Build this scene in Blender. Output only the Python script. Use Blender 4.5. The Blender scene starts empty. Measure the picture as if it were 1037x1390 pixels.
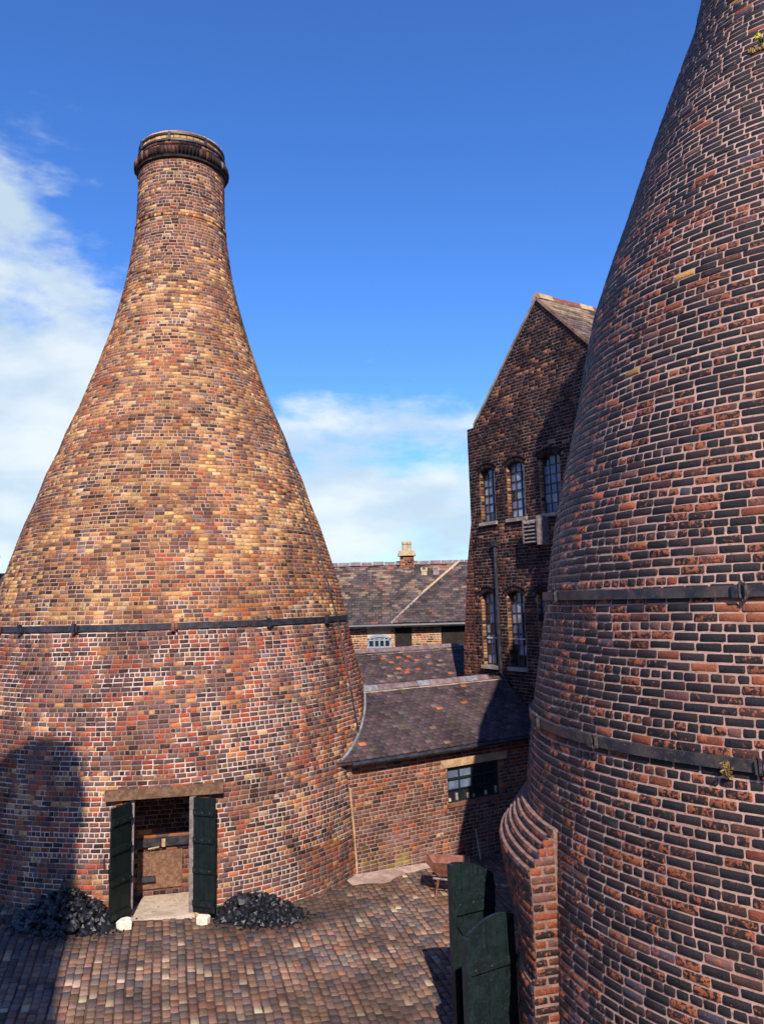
import bpy, math, random
import numpy as np
from mathutils import Matrix, Vector
R = math.radians
rnd = random.Random(7)
rs = np.random.RandomState(11)
scene = bpy.context.scene
C = scene.collection

# ------------------------------------------------------------------ camera
EYE = np.array([0.0, 0.0, 5.0])              # heights below are written relative to the eye: world z = 5 + z
PITCH, ROLL = 0.151, -0.0277
FPX, IW, IH, PY = 1080.0, 1037.0, 1390.0, 650.0
_f = np.array([0, math.cos(PITCH), math.sin(PITCH)]); _zu = np.array([0, -math.sin(PITCH), math.cos(PITCH)]); _xr = np.array([1.0, 0, 0])
CAM_R = _xr * math.cos(ROLL) + _zu * math.sin(ROLL)
CAM_U = _zu * math.cos(ROLL) - _xr * math.sin(ROLL)
cam_data = bpy.data.cameras.new('camera'); cam = bpy.data.objects.new('camera', cam_data); C.objects.link(cam)
m = Matrix.Identity(4)
for i in range(3):
    m[i][0] = CAM_R[i]; m[i][1] = CAM_U[i]; m[i][2] = -_f[i]; m[i][3] = EYE[i]
cam.matrix_world = m
cam_data.sensor_fit = 'HORIZONTAL'; cam_data.sensor_width = 36
cam_data.lens = 36 * FPX / IW
cam_data.shift_y = -(IH / 2 - PY) / IW
cam_data.clip_start = 0.1; cam_data.clip_end = 5000
scene.camera = cam

# ------------------------------------------------------------------ light and sky
SUN_AZ, SUN_EL = R(-6.8), R(39.5)            # azimuth the light travels towards (from +Y to +X)
L = np.array([math.sin(SUN_AZ) * math.cos(SUN_EL), math.cos(SUN_AZ) * math.cos(SUN_EL), -math.sin(SUN_EL)])
sd = bpy.data.lights.new('sun', 'SUN'); sd.energy = 5.0; sd.angle = R(0.5); sd.color = (1.0, 0.91, 0.77)
so = bpy.data.objects.new('sun', sd); C.objects.link(so)
so.rotation_euler = Vector(L).to_track_quat('-Z', 'Y').to_euler(); so.location = (0, -20, 40)
world = bpy.data.worlds.new('World'); scene.world = world; world.use_nodes = True
wn = world.node_tree; wn.nodes.clear()
def N(nt, t, **kw):
    n = nt.nodes.new(t)
    for k, v in kw.items():
        if k in n.inputs.keys() if hasattr(n.inputs, 'keys') else False: n.inputs[k].default_value = v
        else: setattr(n, k, v)
    return n
sky = N(wn, 'ShaderNodeTexSky'); sky.sky_type = 'NISHITA'; sky.sun_disc = False
sky.sun_elevation = SUN_EL; sky.sun_rotation = R(173.2); sky.air_density = 1.15; sky.dust_density = 0.35; sky.ozone_density = 3.0
hs = N(wn, 'ShaderNodeHueSaturation'); hs.inputs['Saturation'].default_value = 1.12; hs.inputs['Value'].default_value = 1.0
tc = N(wn, 'ShaderNodeTexCoord')
sep = N(wn, 'ShaderNodeSeparateXYZ'); wn.links.new(tc.outputs['Generated'], sep.inputs[0])
def mth(nt, op, a, b=None, clamp=False):
    n = nt.nodes.new('ShaderNodeMath'); n.operation = op; n.use_clamp = clamp
    for i, v in enumerate((a, b)):
        if v is None: continue
        if isinstance(v, (int, float)): n.inputs[i].default_value = v
        else: nt.links.new(v, n.inputs[i])
    return n.outputs[0]
def mrange(nt, v, a, b, c=0.0, d=1.0, smooth=True):
    n = nt.nodes.new('ShaderNodeMapRange'); n.interpolation_type = 'SMOOTHSTEP' if smooth else 'LINEAR'
    nt.links.new(v, n.inputs[0]); n.inputs[1].default_value = a; n.inputs[2].default_value = b; n.inputs[3].default_value = c; n.inputs[4].default_value = d
    return n.outputs[0]
zc = mth(wn, 'MAXIMUM', sep.outputs[2], 0.0)
# cloud layer: noise stretched flat towards the horizon
mp = N(wn, 'ShaderNodeMapping'); mp.inputs['Scale'].default_value = (1.0, 1.0, 2.3); mp.inputs['Location'].default_value = (0.1, 0.62, 1.7)
wn.links.new(tc.outputs['Generated'], mp.inputs[0])
n1 = N(wn, 'ShaderNodeTexNoise'); n1.inputs['Scale'].default_value = 2.6; n1.inputs['Detail'].default_value = 11; n1.inputs['Roughness'].default_value = 0.58; n1.inputs['Distortion'].default_value = 0.25
wn.links.new(mp.outputs[0], n1.inputs['Vector'])
n2 = N(wn, 'ShaderNodeTexNoise'); n2.inputs['Scale'].default_value = 9.0; n2.inputs['Detail'].default_value = 7; n2.inputs['Roughness'].default_value = 0.6
wn.links.new(mp.outputs[0], n2.inputs['Vector'])
nz = mth(wn, 'ADD', mth(wn, 'MULTIPLY', n1.outputs[0], 0.75), mth(wn, 'MULTIPLY', n2.outputs[0], 0.25))
# banks: more cloud low in the sky, and cloud banks round two compass directions
def bank(ax, az_, tight):                     # cosine lobe round a direction
    d = N(wn, 'ShaderNodeVectorMath'); d.operation = 'DOT_PRODUCT'; wn.links.new(tc.outputs['Generated'], d.inputs[0])
    v = Vector((math.sin(R(ax)) * math.cos(R(az_)), math.cos(R(ax)) * math.cos(R(az_)), math.sin(R(az_)))); d.inputs[1].default_value = v
    return mrange(wn, d.outputs['Value'], math.cos(R(tight)), 1.0)
low = mrange(wn, zc, 0.34, 0.03)
cov = mth(wn, 'ADD', mth(wn, 'MULTIPLY', low, 0.205), mth(wn, 'MULTIPLY', bank(-32, 19, 19), 0.27))
cov = mth(wn, 'ADD', cov, mth(wn, 'MULTIPLY', bank(-1, 11, 14), 0.10))
cov = mth(wn, 'ADD', cov, mth(wn, 'MULTIPLY', bank(150, 25, 50), 0.12))
cm = mth(wn, 'ADD', nz, cov)
cmask = mrange(wn, cm, 0.615, 0.77)
n3_ = N(wn, 'ShaderNodeTexNoise'); n3_.inputs['Scale'].default_value = 5.0; n3_.inputs['Detail'].default_value = 8; wn.links.new(mp.outputs[0], n3_.inputs['Vector'])
mask2 = mth(wn, 'MULTIPLY', cmask, 0.93)
mixc = N(wn, 'ShaderNodeMixRGB'); mixc.inputs[2].default_value = (6.3, 7.4, 8.0, 1)
cshade = N(wn, 'ShaderNodeMixRGB'); cshade.inputs[1].default_value = (5.0, 6.3, 7.4, 1); cshade.inputs[2].default_value = (7.6, 8.2, 8.5, 1); wn.links.new(mrange(wn, n3_.outputs[0], 0.38, 0.62), cshade.inputs[0]); wn.links.new(cshade.outputs[0], mixc.inputs[2])
wn.links.new(sky.outputs[0], hs.inputs['Color']); tint = N(wn, 'ShaderNodeMixRGB'); tint.blend_type = 'MULTIPLY'; tint.inputs[0].default_value = 1.0; tint.inputs[2].default_value = (0.72, 1.10, 1.74, 1)
wn.links.new(hs.outputs[0], tint.inputs[1]); wn.links.new(tint.outputs[0], mixc.inputs[1]); wn.links.new(mask2, mixc.inputs[0])
bg = N(wn, 'ShaderNodeBackground'); bg.inputs[1].default_value = 0.093
wn.links.new(mixc.outputs[0], bg.inputs[0])
wo = N(wn, 'ShaderNodeOutputWorld'); wn.links.new(bg.outputs[0], wo.inputs[0])
scene.view_settings.view_transform = 'Standard'; scene.view_settings.look = 'None'
scene.view_settings.exposure = 0.35; scene.view_settings.gamma = 1.0; scene.view_settings.use_curve_mapping = False
scene.cycles.max_bounces = 5

# ------------------------------------------------------------------ materials
def new_mat(name):
    mt = bpy.data.materials.new(name); mt.use_nodes = True
    nt = mt.node_tree; b = nt.nodes['Principled BSDF']; return mt, nt, b
def posnode(nt):
    return nt.nodes.new('ShaderNodeNewGeometry').outputs['Position']
def noise(nt, vec, scale, detail=4, rough=0.55, dist=0.0):
    n = nt.nodes.new('ShaderNodeTexNoise'); n.inputs['Scale'].default_value = scale; n.inputs['Detail'].default_value = detail
    n.inputs['Roughness'].default_value = rough; n.inputs['Distortion'].default_value = dist
    nt.links.new(vec, n.inputs['Vector']); return n.outputs[0]
def mixrgb(nt, fac, a, b, blend='MIX'):
    n = nt.nodes.new('ShaderNodeMixRGB'); n.blend_type = blend
    for i, v in enumerate((fac, a, b)):
        if isinstance(v, (int, float)): n.inputs[i].default_value = v
        elif isinstance(v, tuple): n.inputs[i].default_value = (*v, 1) if len(v) == 3 else v
        else: nt.links.new(v, n.inputs[i])
    return n.outputs[0]
def bump(nt, b, h, strength, dist):
    n = nt.nodes.new('ShaderNodeBump'); n.inputs['Strength'].default_value = strength; n.inputs['Distance'].default_value = dist
    nt.links.new(h, n.inputs['Height']); nt.links.new(n.outputs[0], b.inputs['Normal'])
def brick_mat(name, obj, alt, alt2, rough=0.75, spec=0.3, grit=60.0, soot=(0.75, 1.1), thr=(0.52, 0.60), efflo=0.0, bd=0.012, ms=17.0, smear=(0.46, 0.37, 0.36), es=2.3):
    """fired clay: colour per brick (mesh attribute or object colour), mottled with alt patches by the brick's own amount"""
    mt, nt, b = new_mat(name); P = posnode(nt)
    if obj:
        a = nt.nodes.new('ShaderNodeObjectInfo'); col, al = a.outputs['Color'], a.outputs['Alpha']
    else:
        a = nt.nodes.new('ShaderNodeAttribute'); a.attribute_name = 'tint'; col, al = a.outputs['Color'], a.outputs['Alpha']
    n1 = noise(nt, P, ms, 6, 0.68, 0.4)
    m1 = mrange(nt, mth(nt, 'ADD', n1, mth(nt, 'MULTIPLY', mth(nt, 'SUBTRACT', al, 0.5), 0.30)), thr[0], thr[1])
    c = mixrgb(nt, mth(nt, 'MULTIPLY', m1, 0.85), col, alt)
    n3 = noise(nt, P, 43.0, 5, 0.7)
    c = mixrgb(nt, mrange(nt, n3, 0.56, 0.70, 0, 0.75), c, alt2)
    n2 = noise(nt, P, grit * 2.2, 4, 0.7)
    c = mixrgb(nt, 1.0, c, mixrgb(nt, mrange(nt, n2, 0.3, 0.7), (0.66, 0.66, 0.66), (1.3, 1.3, 1.3)), 'MULTIPLY')
    mpp = nt.nodes.new('ShaderNodeMapping'); mpp.inputs['Scale'].default_value = (1.5, 1.5, 0.22); nt.links.new(P, mpp.inputs[0])
    c = mixrgb(nt, 1.0, c, mixrgb(nt, mrange(nt, noise(nt, mpp.outputs[0], 1.0, 5, 0.6), 0.36, 0.6), (0.74, 0.72, 0.72), (1.08, 1.08, 1.08)), 'MULTIPLY')
    n4 = noise(nt, P, 0.55, 4, 0.6)
    c = mixrgb(nt, 1.0, c, mixrgb(nt, mrange(nt, n4, 0.35, 0.65), (soot[0],) * 3, (soot[1],) * 3), 'MULTIPLY')
    if efflo:
        n5 = noise(nt, P, es, 6, 0.75); c = mixrgb(nt, mrange(nt, n5, 0.60, 0.74, 0, efflo), c, smear)
    nt.links.new(c, b.inputs['Base Color'])
    b.inputs['Roughness'].default_value = rough; b.inputs['Specular IOR Level'].default_value = spec
    h = mth(nt, 'ADD', noise(nt, P, grit, 5, 0.7), mth(nt, 'MULTIPLY', n1, 0.6))
    bump(nt, b, h, 0.8, bd)
    return mt
def rough_mat(name, a, c2, scale=6.0, c3=None, rough=0.9, bs=40.0, bd=0.01, spec=0.2, metal=0.0, lo=0.4, hi=0.62):
    if name.startswith(('mortar', 'slab', 'concrete', 'joint', 'soot', 'apron', 'stone')): a, c2, c3 = [tuple(np.array(q) * (1.0, 0.93, 0.87)) if q else q for q in (a, c2, c3)]
    mt, nt, b = new_mat(name); P = posnode(nt)
    n1 = noise(nt, P, scale, 6, 0.65, 0.2)
    c = mixrgb(nt, mrange(nt, n1, lo, hi), a, c2)
    if c3: c = mixrgb(nt, mrange(nt, noise(nt, P, scale * 4.3, 5, 0.7), 0.55, 0.68), c, c3)
    g = noise(nt, P, bs * 2, 4, 0.7)
    c = mixrgb(nt, 1.0, c, mixrgb(nt, mrange(nt, g, 0.3, 0.7), (0.75,) * 3, (1.2,) * 3), 'MULTIPLY')
    nt.links.new(c, b.inputs['Base Color']); b.inputs['Roughness'].default_value = rough; b.inputs['Metallic'].default_value = metal
    b.inputs['Specular IOR Level'].default_value = spec
    bump(nt, b, noise(nt, P, bs, 5, 0.7), 0.7, bd)
    return mt
M = {}
M['mortar_left'] = None
def mortar_left_mat():
    mt, nt, b = new_mat('mortar_left'); P = posnode(nt)
    s = nt.nodes.new('ShaderNodeSeparateXYZ'); nt.links.new(P, s.inputs[0]); z = s.outputs[2]
    up = mixrgb(nt, mrange(nt, noise(nt, P, 1.6, 5, 0.6), 0.4, 0.6), (0.26, 0.15, 0.10), (0.44, 0.29, 0.20))
    neck = (0.44, 0.30, 0.24)
    lown = mixrgb(nt, mrange(nt, noise(nt, P, 1.1, 3, 0.5, 1.0), 0.47, 0.53), (0.24, 0.165, 0.15), (0.52, 0.43, 0.39))
    c = mixrgb(nt, mrange(nt, z, 12.3, 13.1), up, neck)
    isl = mrange(nt, z, 4.66, 4.60)
    c = mixrgb(nt, isl, c, lown)
    patch = mth(nt, 'MULTIPLY', mrange(nt, noise(nt, P, 1.9, 2, 0.4), 0.60, 0.64), mrange(nt, z, 5.6, 4.4, 0.35, 0.75))
    c = mixrgb(nt, patch, c, (0.62, 0.53, 0.47))
    c = mixrgb(nt, 1.0, c, mixrgb(nt, noise(nt, P, 90, 4, 0.7), (0.7,) * 3, (1.25,) * 3), 'MULTIPLY')
    nt.links.new(c, b.inputs['Base Color']); b.inputs['Roughness'].default_value = 0.95; b.inputs['Specular IOR Level'].default_value = 0.1
    bump(nt, b, noise(nt, P, 60, 4, 0.7), 0.6, 0.01)
    return mt
M['mortar_left'] = mortar_left_mat()
M['mortar_right'] = rough_mat('mortar_right', (0.40, 0.25, 0.215), (0.55, 0.37, 0.32), 2.5, (0.27, 0.14, 0.10), bs=70, bd=0.015)
M['mortar_dark'] = rough_mat('mortar_dark', (0.15, 0.09, 0.075), (0.34, 0.225, 0.185), 1.6, (0.10, 0.06, 0.055), bs=70)
M['mortar_pale'] = rough_mat('mortar_pale', (0.34, 0.22, 0.19), (0.46, 0.34, 0.29), 3.0, (0.22, 0.13, 0.11), bs=70)
M['mortar_cream'] = rough_mat('mortar_cream', (0.55, 0.42, 0.3), (0.62, 0.5, 0.38), 3.0, bs=70)
for o in (0, 1):
    k = '_single' if o else ''
    M['brick_left' + k] = brick_mat('brick_left' + k, o, (0.11, 0.05, 0.045), (0.50, 0.27, 0.12), rough=0.85, spec=0.15, grit=75, soot=(0.80, 1.10), thr=(0.53, 0.62), ms=36.0)
    M['brick_right' + k] = brick_mat('brick_right' + k, o, (0.40, 0.105, 0.038), (0.035, 0.024, 0.036), rough=0.55, spec=0.4, grit=70, soot=(0.8, 1.15), thr=(0.54, 0.59), bd=0.02, efflo=0.28, es=6.5, smear=(0.30, 0.18, 0.14), ms=22.0)
    M['brick_dark' + k] = brick_mat('brick_dark' + k, o, (0.02, 0.013, 0.016), (0.13, 0.06, 0.045), rough=0.8, spec=0.2, grit=85, thr=(0.52, 0.60))
    M['brick_wall' + k] = brick_mat('brick_wall' + k, o, (0.10, 0.05, 0.045), (0.36, 0.17, 0.08), rough=0.88, spec=0.15, grit=85, thr=(0.53, 0.62), efflo=0.3)
    M['tile' + k] = brick_mat('tile' + k, o, (0.07, 0.055, 0.075), (0.16, 0.12, 0.13), rough=0.7, spec=0.3, grit=70, thr=(0.55, 0.68))
    M['sett' + k] = brick_mat('sett' + k, o, (0.12, 0.075, 0.065), (0.30, 0.22, 0.17), rough=0.7, spec=0.3, grit=70, soot=(0.68, 1.15), thr=(0.54, 0.66))
M['iron'] = rough_mat('iron', (0.012, 0.013, 0.02), (0.035, 0.035, 0.05), 9.0, (0.10, 0.07, 0.06), rough=0.5, bs=30, bd=0.004, spec=0.5)
M['iron_worn'] = rough_mat('iron_worn', (0.018, 0.019, 0.028), (0.065, 0.052, 0.05), 5.0, (0.15, 0.075, 0.05), rough=0.5, bs=30, bd=0.004, spec=0.5)
M['stone_sand'] = rough_mat('stone_sand', (0.42, 0.27, 0.15), (0.56, 0.40, 0.25), 5.0, (0.25, 0.15, 0.09), bs=50)
M['stone_grey'] = rough_mat('stone_grey', (0.22, 0.19, 0.19), (0.38, 0.33, 0.30), 5.0, bs=50)
M['concrete'] = rough_mat('concrete', (0.12, 0.07, 0.045), (0.21, 0.13, 0.085), 9.0, (0.08, 0.05, 0.04), bs=50)
M['white_stone'] = rough_mat('white_stone', (0.68, 0.58, 0.45), (0.82, 0.74, 0.60), 12.0, bs=40)
M['slab'] = rough_mat('slab', (0.42, 0.34, 0.28), (0.56, 0.47, 0.40), 3.0, (0.16, 0.13, 0.13), bs=40, lo=0.35, hi=0.6)
M['green_paint'] = rough_mat('green_paint', (0.006, 0.012, 0.013), (0.011, 0.021, 0.023), 8.0, (0.028, 0.040, 0.042), rough=0.45, bs=25, bd=0.003, spec=0.5)
M['green_dark'] = rough_mat('green_dark', (0.0025, 0.006, 0.006), (0.005, 0.011, 0.010), 8.0, (0.012, 0.018, 0.016), rough=0.5, bs=25, bd=0.003, spec=0.4)
M['timber_grey'] = rough_mat('timber_grey', (0.15, 0.12, 0.12), (0.26, 0.21, 0.20), 10.0, (0.10, 0.07, 0.06), bs=40)
M['white_paint'] = rough_mat('white_paint', (0.55, 0.53, 0.52), (0.72, 0.70, 0.68), 8.0, bs=30, bd=0.003)
M['blue_paint'] = rough_mat('blue_paint', (0.22, 0.28, 0.36), (0.30, 0.36, 0.44), 8.0, bs=30, bd=0.003)
M['lead'] = rough_mat('lead', (0.14, 0.145, 0.18), (0.26, 0.26, 0.30), 8.0, (0.5, 0.46, 0.45), bs=30, rough=0.6)
M['rust'] = rough_mat('rust', (0.17, 0.06, 0.04), (0.26, 0.11, 0.08), 10.0, (0.14, 0.05, 0.04), bs=60, rough=0.8)
M['rubber'] = rough_mat('rubber', (0.02, 0.02, 0.02), (0.04, 0.04, 0.04), 10.0)
M['dark_inside'] = rough_mat('dark_inside', (0.02, 0.016, 0.015), (0.035, 0.025, 0.022), 5.0)
M['soot_wall'] = rough_mat('soot_wall', (0.05, 0.035, 0.03), (0.11, 0.07, 0.055), 5.0, bs=30)
M['earth'] = rough_mat('earth', (0.17, 0.115, 0.09), (0.26, 0.18, 0.14), 3.0, (0.10, 0.08, 0.05), bs=30, bd=0.02)
M['joint'] = rough_mat('joint', (0.06, 0.04, 0.035), (0.14, 0.085, 0.065), 2.2, (0.06, 0.045, 0.03), bs=50, bd=0.02)
M['far_ground'] = rough_mat('far_ground', (0.10, 0.09, 0.07), (0.16, 0.14, 0.11), 0.4, bs=10)
M['apron'] = rough_mat('apron', (0.34, 0.25, 0.22), (0.50, 0.38, 0.34), 4.0, (0.30, 0.14, 0.11), bs=30, bd=0.03)
M['moss_dry'] = rough_mat('moss_dry', (0.30, 0.17, 0.06), (0.42, 0.26, 0.10), 20.0, bs=60, bd=0.03)
M['leaf'] = rough_mat('leaf', (0.05, 0.10, 0.02), (0.12, 0.17, 0.04), 20.0)
M['flower'] = rough_mat('flower', (0.80, 0.60, 0.02), (0.85, 0.68, 0.05), 20.0)
M['pot'] = rough_mat('pot', (0.42, 0.30, 0.18), (0.55, 0.42, 0.27), 6.0, (0.2, 0.13, 0.08), bs=30)
def glass_mat(name, col, rough):
    mt, nt, b = new_mat(name); P = posnode(nt)
    c = mixrgb(nt, mrange(nt, noise(nt, P, 5.0, 4, 0.6), 0.4, 0.65), tuple(x * 0.6 for x in col), col)
    nt.links.new(c, b.inputs['Base Color']); b.inputs['Roughness'].default_value = rough; b.inputs['Specular IOR Level'].default_value = 0.9
    bump(nt, b, noise(nt, P, 3.0, 2), 0.15, 0.02)
    return mt
M['glass_bluish'] = glass_mat('glass_bluish', (0.17, 0.20, 0.30), 0.22)  # bluish-grey base colour, mottled darker by noise
M['glass_pale'] = glass_mat('glass_pale', (0.34, 0.35, 0.42), 0.35)
M['glass_dark'] = glass_mat('glass_dark', (0.02, 0.025, 0.03), 0.12)
M['soot_brick'] = rough_mat('soot_brick', (0.16, 0.085, 0.06), (0.26, 0.15, 0.10), 14.0, (0.06, 0.035, 0.03), bs=30, bd=0.03)
def coal_mat():
    mt, nt, b = new_mat('coal'); P = posnode(nt)
    c = mixrgb(nt, mrange(nt, noise(nt, P, 14, 4), 0.45, 0.65), (0.004, 0.004, 0.006), (0.014, 0.014, 0.020))
    nt.links.new(c, b.inputs['Base Color']); b.inputs['Roughness'].default_value = 0.42; b.inputs['Specular IOR Level'].default_value = 0.5
    bump(nt, b, noise(nt, P, 60, 4), 0.5, 0.01); return mt
M['coal'] = coal_mat()

# ------------------------------------------------------------------ object helpers
def link(name, me, mat=None, parent=None, kind=None, label=None, smooth=False):
    o = bpy.data.objects.new(name, me); C.objects.link(o)
    if mat is not None and me is not None and not me.materials: me.materials.append(mat)
    if parent is not None: o.parent = parent
    if kind: o['kind'] = kind
    if label: o['label'] = label
    if smooth and me is not None: me.polygons.foreach_set('use_smooth', [True] * len(me.polygons))
    return o
def thing(name, label, cat, group=None, loc=(0, 0, 0)):
    o = bpy.data.objects.new(name, None); C.objects.link(o); o.location = loc; o.empty_display_size = 0.2
    o['label'] = label; o['category'] = cat
    if group: o['group'] = group
    return o
def W(p):                                       # eye-relative -> world
    return (float(p[0]), float(p[1]), float(p[2]) + EYE[2])
class MB:
    def __init__(s): s.v = []; s.f = []
    def add(s, vs, fs):
        k = len(s.v); s.v += [tuple(map(float, v)) for v in vs]; s.f += [tuple(i + k for i in f) for f in fs]; return s
    def box(s, o, ax, ay, az):                  # corner o and three edge vectors
        o, ax, ay, az = map(np.array, (o, ax, ay, az))
        vs = [o, o + ax, o + ax + ay, o + ay]; vs += [v + az for v in vs]
        fs = [(0, 3, 2, 1), (4, 5, 6, 7), (0, 1, 5, 4), (1, 2, 6, 5), (2, 3, 7, 6), (3, 0, 4, 7)]
        if np.dot(np.cross(ax, ay), az) < 0: fs = [f[::-1] for f in fs]
        return s.add(vs, fs)
    def cbox(s, c, ax, ay, az):                 # centre and half vectors
        c, ax, ay, az = (np.array(q, float) for q in (c, ax, ay, az))
        return s.box(c - ax - ay - az, 2 * ax, 2 * ay, 2 * az)
    def tube(s, pts, r, n=8, caps=True):
        pts = [np.array(p, float) for p in pts]; k = len(s.v); rings = []
        rr = r if hasattr(r, '__len__') else [r] * len(pts)
        prev = None
        for i, p in enumerate(pts):
            d = pts[min(i + 1, len(pts) - 1)] - pts[max(i - 1, 0)]; d = d / (np.linalg.norm(d) + 1e-9)
            a = np.cross(d, (0, 0, 1)) if abs(d[2]) < 0.95 else np.cross(d, (0, 1, 0)) if prev is None else prev - d * np.dot(prev, d)
            a = a / np.linalg.norm(a); prev = a; b = np.cross(d, a)
            for j in range(n):
                t = 2 * math.pi * j / n; s.v.append(tuple(p + rr[i] * (a * math.cos(t) + b * math.sin(t))))
        for i in range(len(pts) - 1):
            for j in range(n):
                a0 = k + i * n + j; a1 = k + i * n + (j + 1) % n
                s.f.append((a0, a1, a1 + n, a0 + n))
        if caps:
            s.f.append(tuple(k + j for j in range(n))[::-1]); s.f.append(tuple(k + (len(pts) - 1) * n + j for j in range(n)))
        return s
    def prism(s, poly, ext):                     # polygon (3-D points) extruded by ext
        ext = np.array(ext, float); n = len(poly); p = [np.array(q, float) for q in poly]
        nrm = sum(np.cross(p[i] - p[0], p[(i + 1) % n] - p[0]) for i in range(1, n - 1))
        vs = p + [q + ext for q in p]
        f = [tuple(range(n))[::-1], tuple(range(n, 2 * n))] + [(i, (i + 1) % n, (i + 1) % n + n, i + n) for i in range(n)]
        if np.dot(nrm, ext) < 0: f = [q[::-1] for q in f]
        return s.add(vs, f)
    def build(s, name, mat, parent=None, rel=True, **kw):
        me = bpy.data.meshes.new(name)
        v = [(a, b, c + EYE[2]) for a, b, c in s.v] if rel else s.v
        me.from_pydata(v, [], s.f); me.update()
        return link(name, me, mat, parent, **kw)
def lathe(prof, cx, cy, seg=96, th=(0, 2 * math.pi), closed=True):
    """profile = [(r, z)] outward facing, turned round a vertical axis"""
    b = MB(); n = seg if closed else seg + 1; k = len(prof)
    for i in range(n):
        t = th[0] + (th[1] - th[0]) * i / seg
        for r, z in prof: b.v.append((cx + r * math.cos(t), cy + r * math.sin(t), z))
    for i in range(seg):
        j = (i + 1) % n
        for q in range(k - 1):
            b.f.append((i * k + q, j * k + q, j * k + q + 1, i * k + q + 1))
    return b

BLEND = 0.0
# value noise for choosing brick colours in patches
_lat = rs.rand(256, 256)
def vnoise(x, y):
    x = np.asarray(x, float) + 1000; y = np.asarray(y, float) + 1000
    xi = np.floor(x).astype(int); yi = np.floor(y).astype(int); fx = x - xi; fy = y - yi
    fx = fx * fx * (3 - 2 * fx); fy = fy * fy * (3 - 2 * fy)
    g = lambda a, b: _lat[a % 256, b % 256]
    return (g(xi, yi) * (1 - fx) + g(xi + 1, yi) * fx) * (1 - fy) + (g(xi, yi + 1) * (1 - fx) + g(xi + 1, yi + 1) * fx) * fy
def fb(x, y): return 0.6 * vnoise(x, y) + 0.3 * vnoise(x * 2.1 + 7, y * 2.1) + 0.1 * vnoise(x * 4.3, y * 4.3 + 3)
def pick(weights, cols, var=0.22):
    """weights (n,k), cols (k,3): a colour for each of n bricks, varied a little"""
    w = np.clip(np.asarray(weights, float), 1e-4, None); c = np.cumsum(w, 1); c /= c[:, -1:]
    i = (rs.rand(len(w), 1) > c).sum(1); i = np.clip(i, 0, len(cols) - 1)
    mean = (w / w.sum(1)[:, None]) @ np.array(cols); col = (np.array(cols)[i] * (1 - BLEND) + mean * BLEND) * np.array((0.94, 0.83, 0.76)) * (1 + var * (rs.rand(len(w), 1) * 2 - 1)) * (1 + 0.08 * (rs.rand(len(w), 3) * 2 - 1))
    return np.clip(col, 0, 1), i

# ------------------------------------------------------------------ brick layer
class Bricks:
    """collects bricks (position, frame, size, colour), then lays the ones that show largest as single objects and the rest as one mesh"""
    def __init__(s): s.a = []
    def add(s, c, t, u, n, hl, hh, col, mot, proud=0.006, deep=0.03, ch=0.006):
        k = len(hl); f = lambda x: np.broadcast_to(np.asarray(x, float), (k,)).copy()
        s.a.append(dict(c=np.asarray(c, float), t=np.broadcast_to(t, (k, 3)).astype(float), u=np.broadcast_to(u, (k, 3)).astype(float), n=np.broadcast_to(n, (k, 3)).astype(float),
                        hl=f(hl), hh=f(hh), col=np.asarray(col, float), mot=f(mot), proud=f(proud), deep=f(deep), ch=f(ch)))
    def cat(s): return {k: np.concatenate([a[k] for a in s.a]) for k in s.a[0]}
def screen(c):
    d = c @ _f; return 518.5 + FPX * (c @ CAM_R) / np.maximum(d, 0.1), PY - FPX * (c @ CAM_U) / np.maximum(d, 0.1), d
def ring(K, hl, hh, jit):
    """outline of K points round a rectangle; returns (n,K,2)"""
    n = len(hl)
    if K == 4: base = np.array([(-1, -1), (1, -1), (1, 1), (-1, 1)], float)
    else: base = np.array([(-1, -1), (1, -1), (1, -1), (1, 1), (1, 1), (-1, 1), (-1, 1), (-1, -1)], float)
    p = base[None] * np.stack([hl, hh], -1)[:, None, :]
    if K == 8:
        q = np.array([(.28, 0), (-.28, 0), (0, .28), (0, -.28), (-.28, 0), (.28, 0), (0, -.28), (0, .28)]); p = p + q[None] * np.minimum(hl, hh)[:, None, None] * (0.6 + 0.8 * rs.rand(n, K, 1))
    return p + (rs.rand(n, K, 2) - 0.5) * 2 * jit
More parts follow.
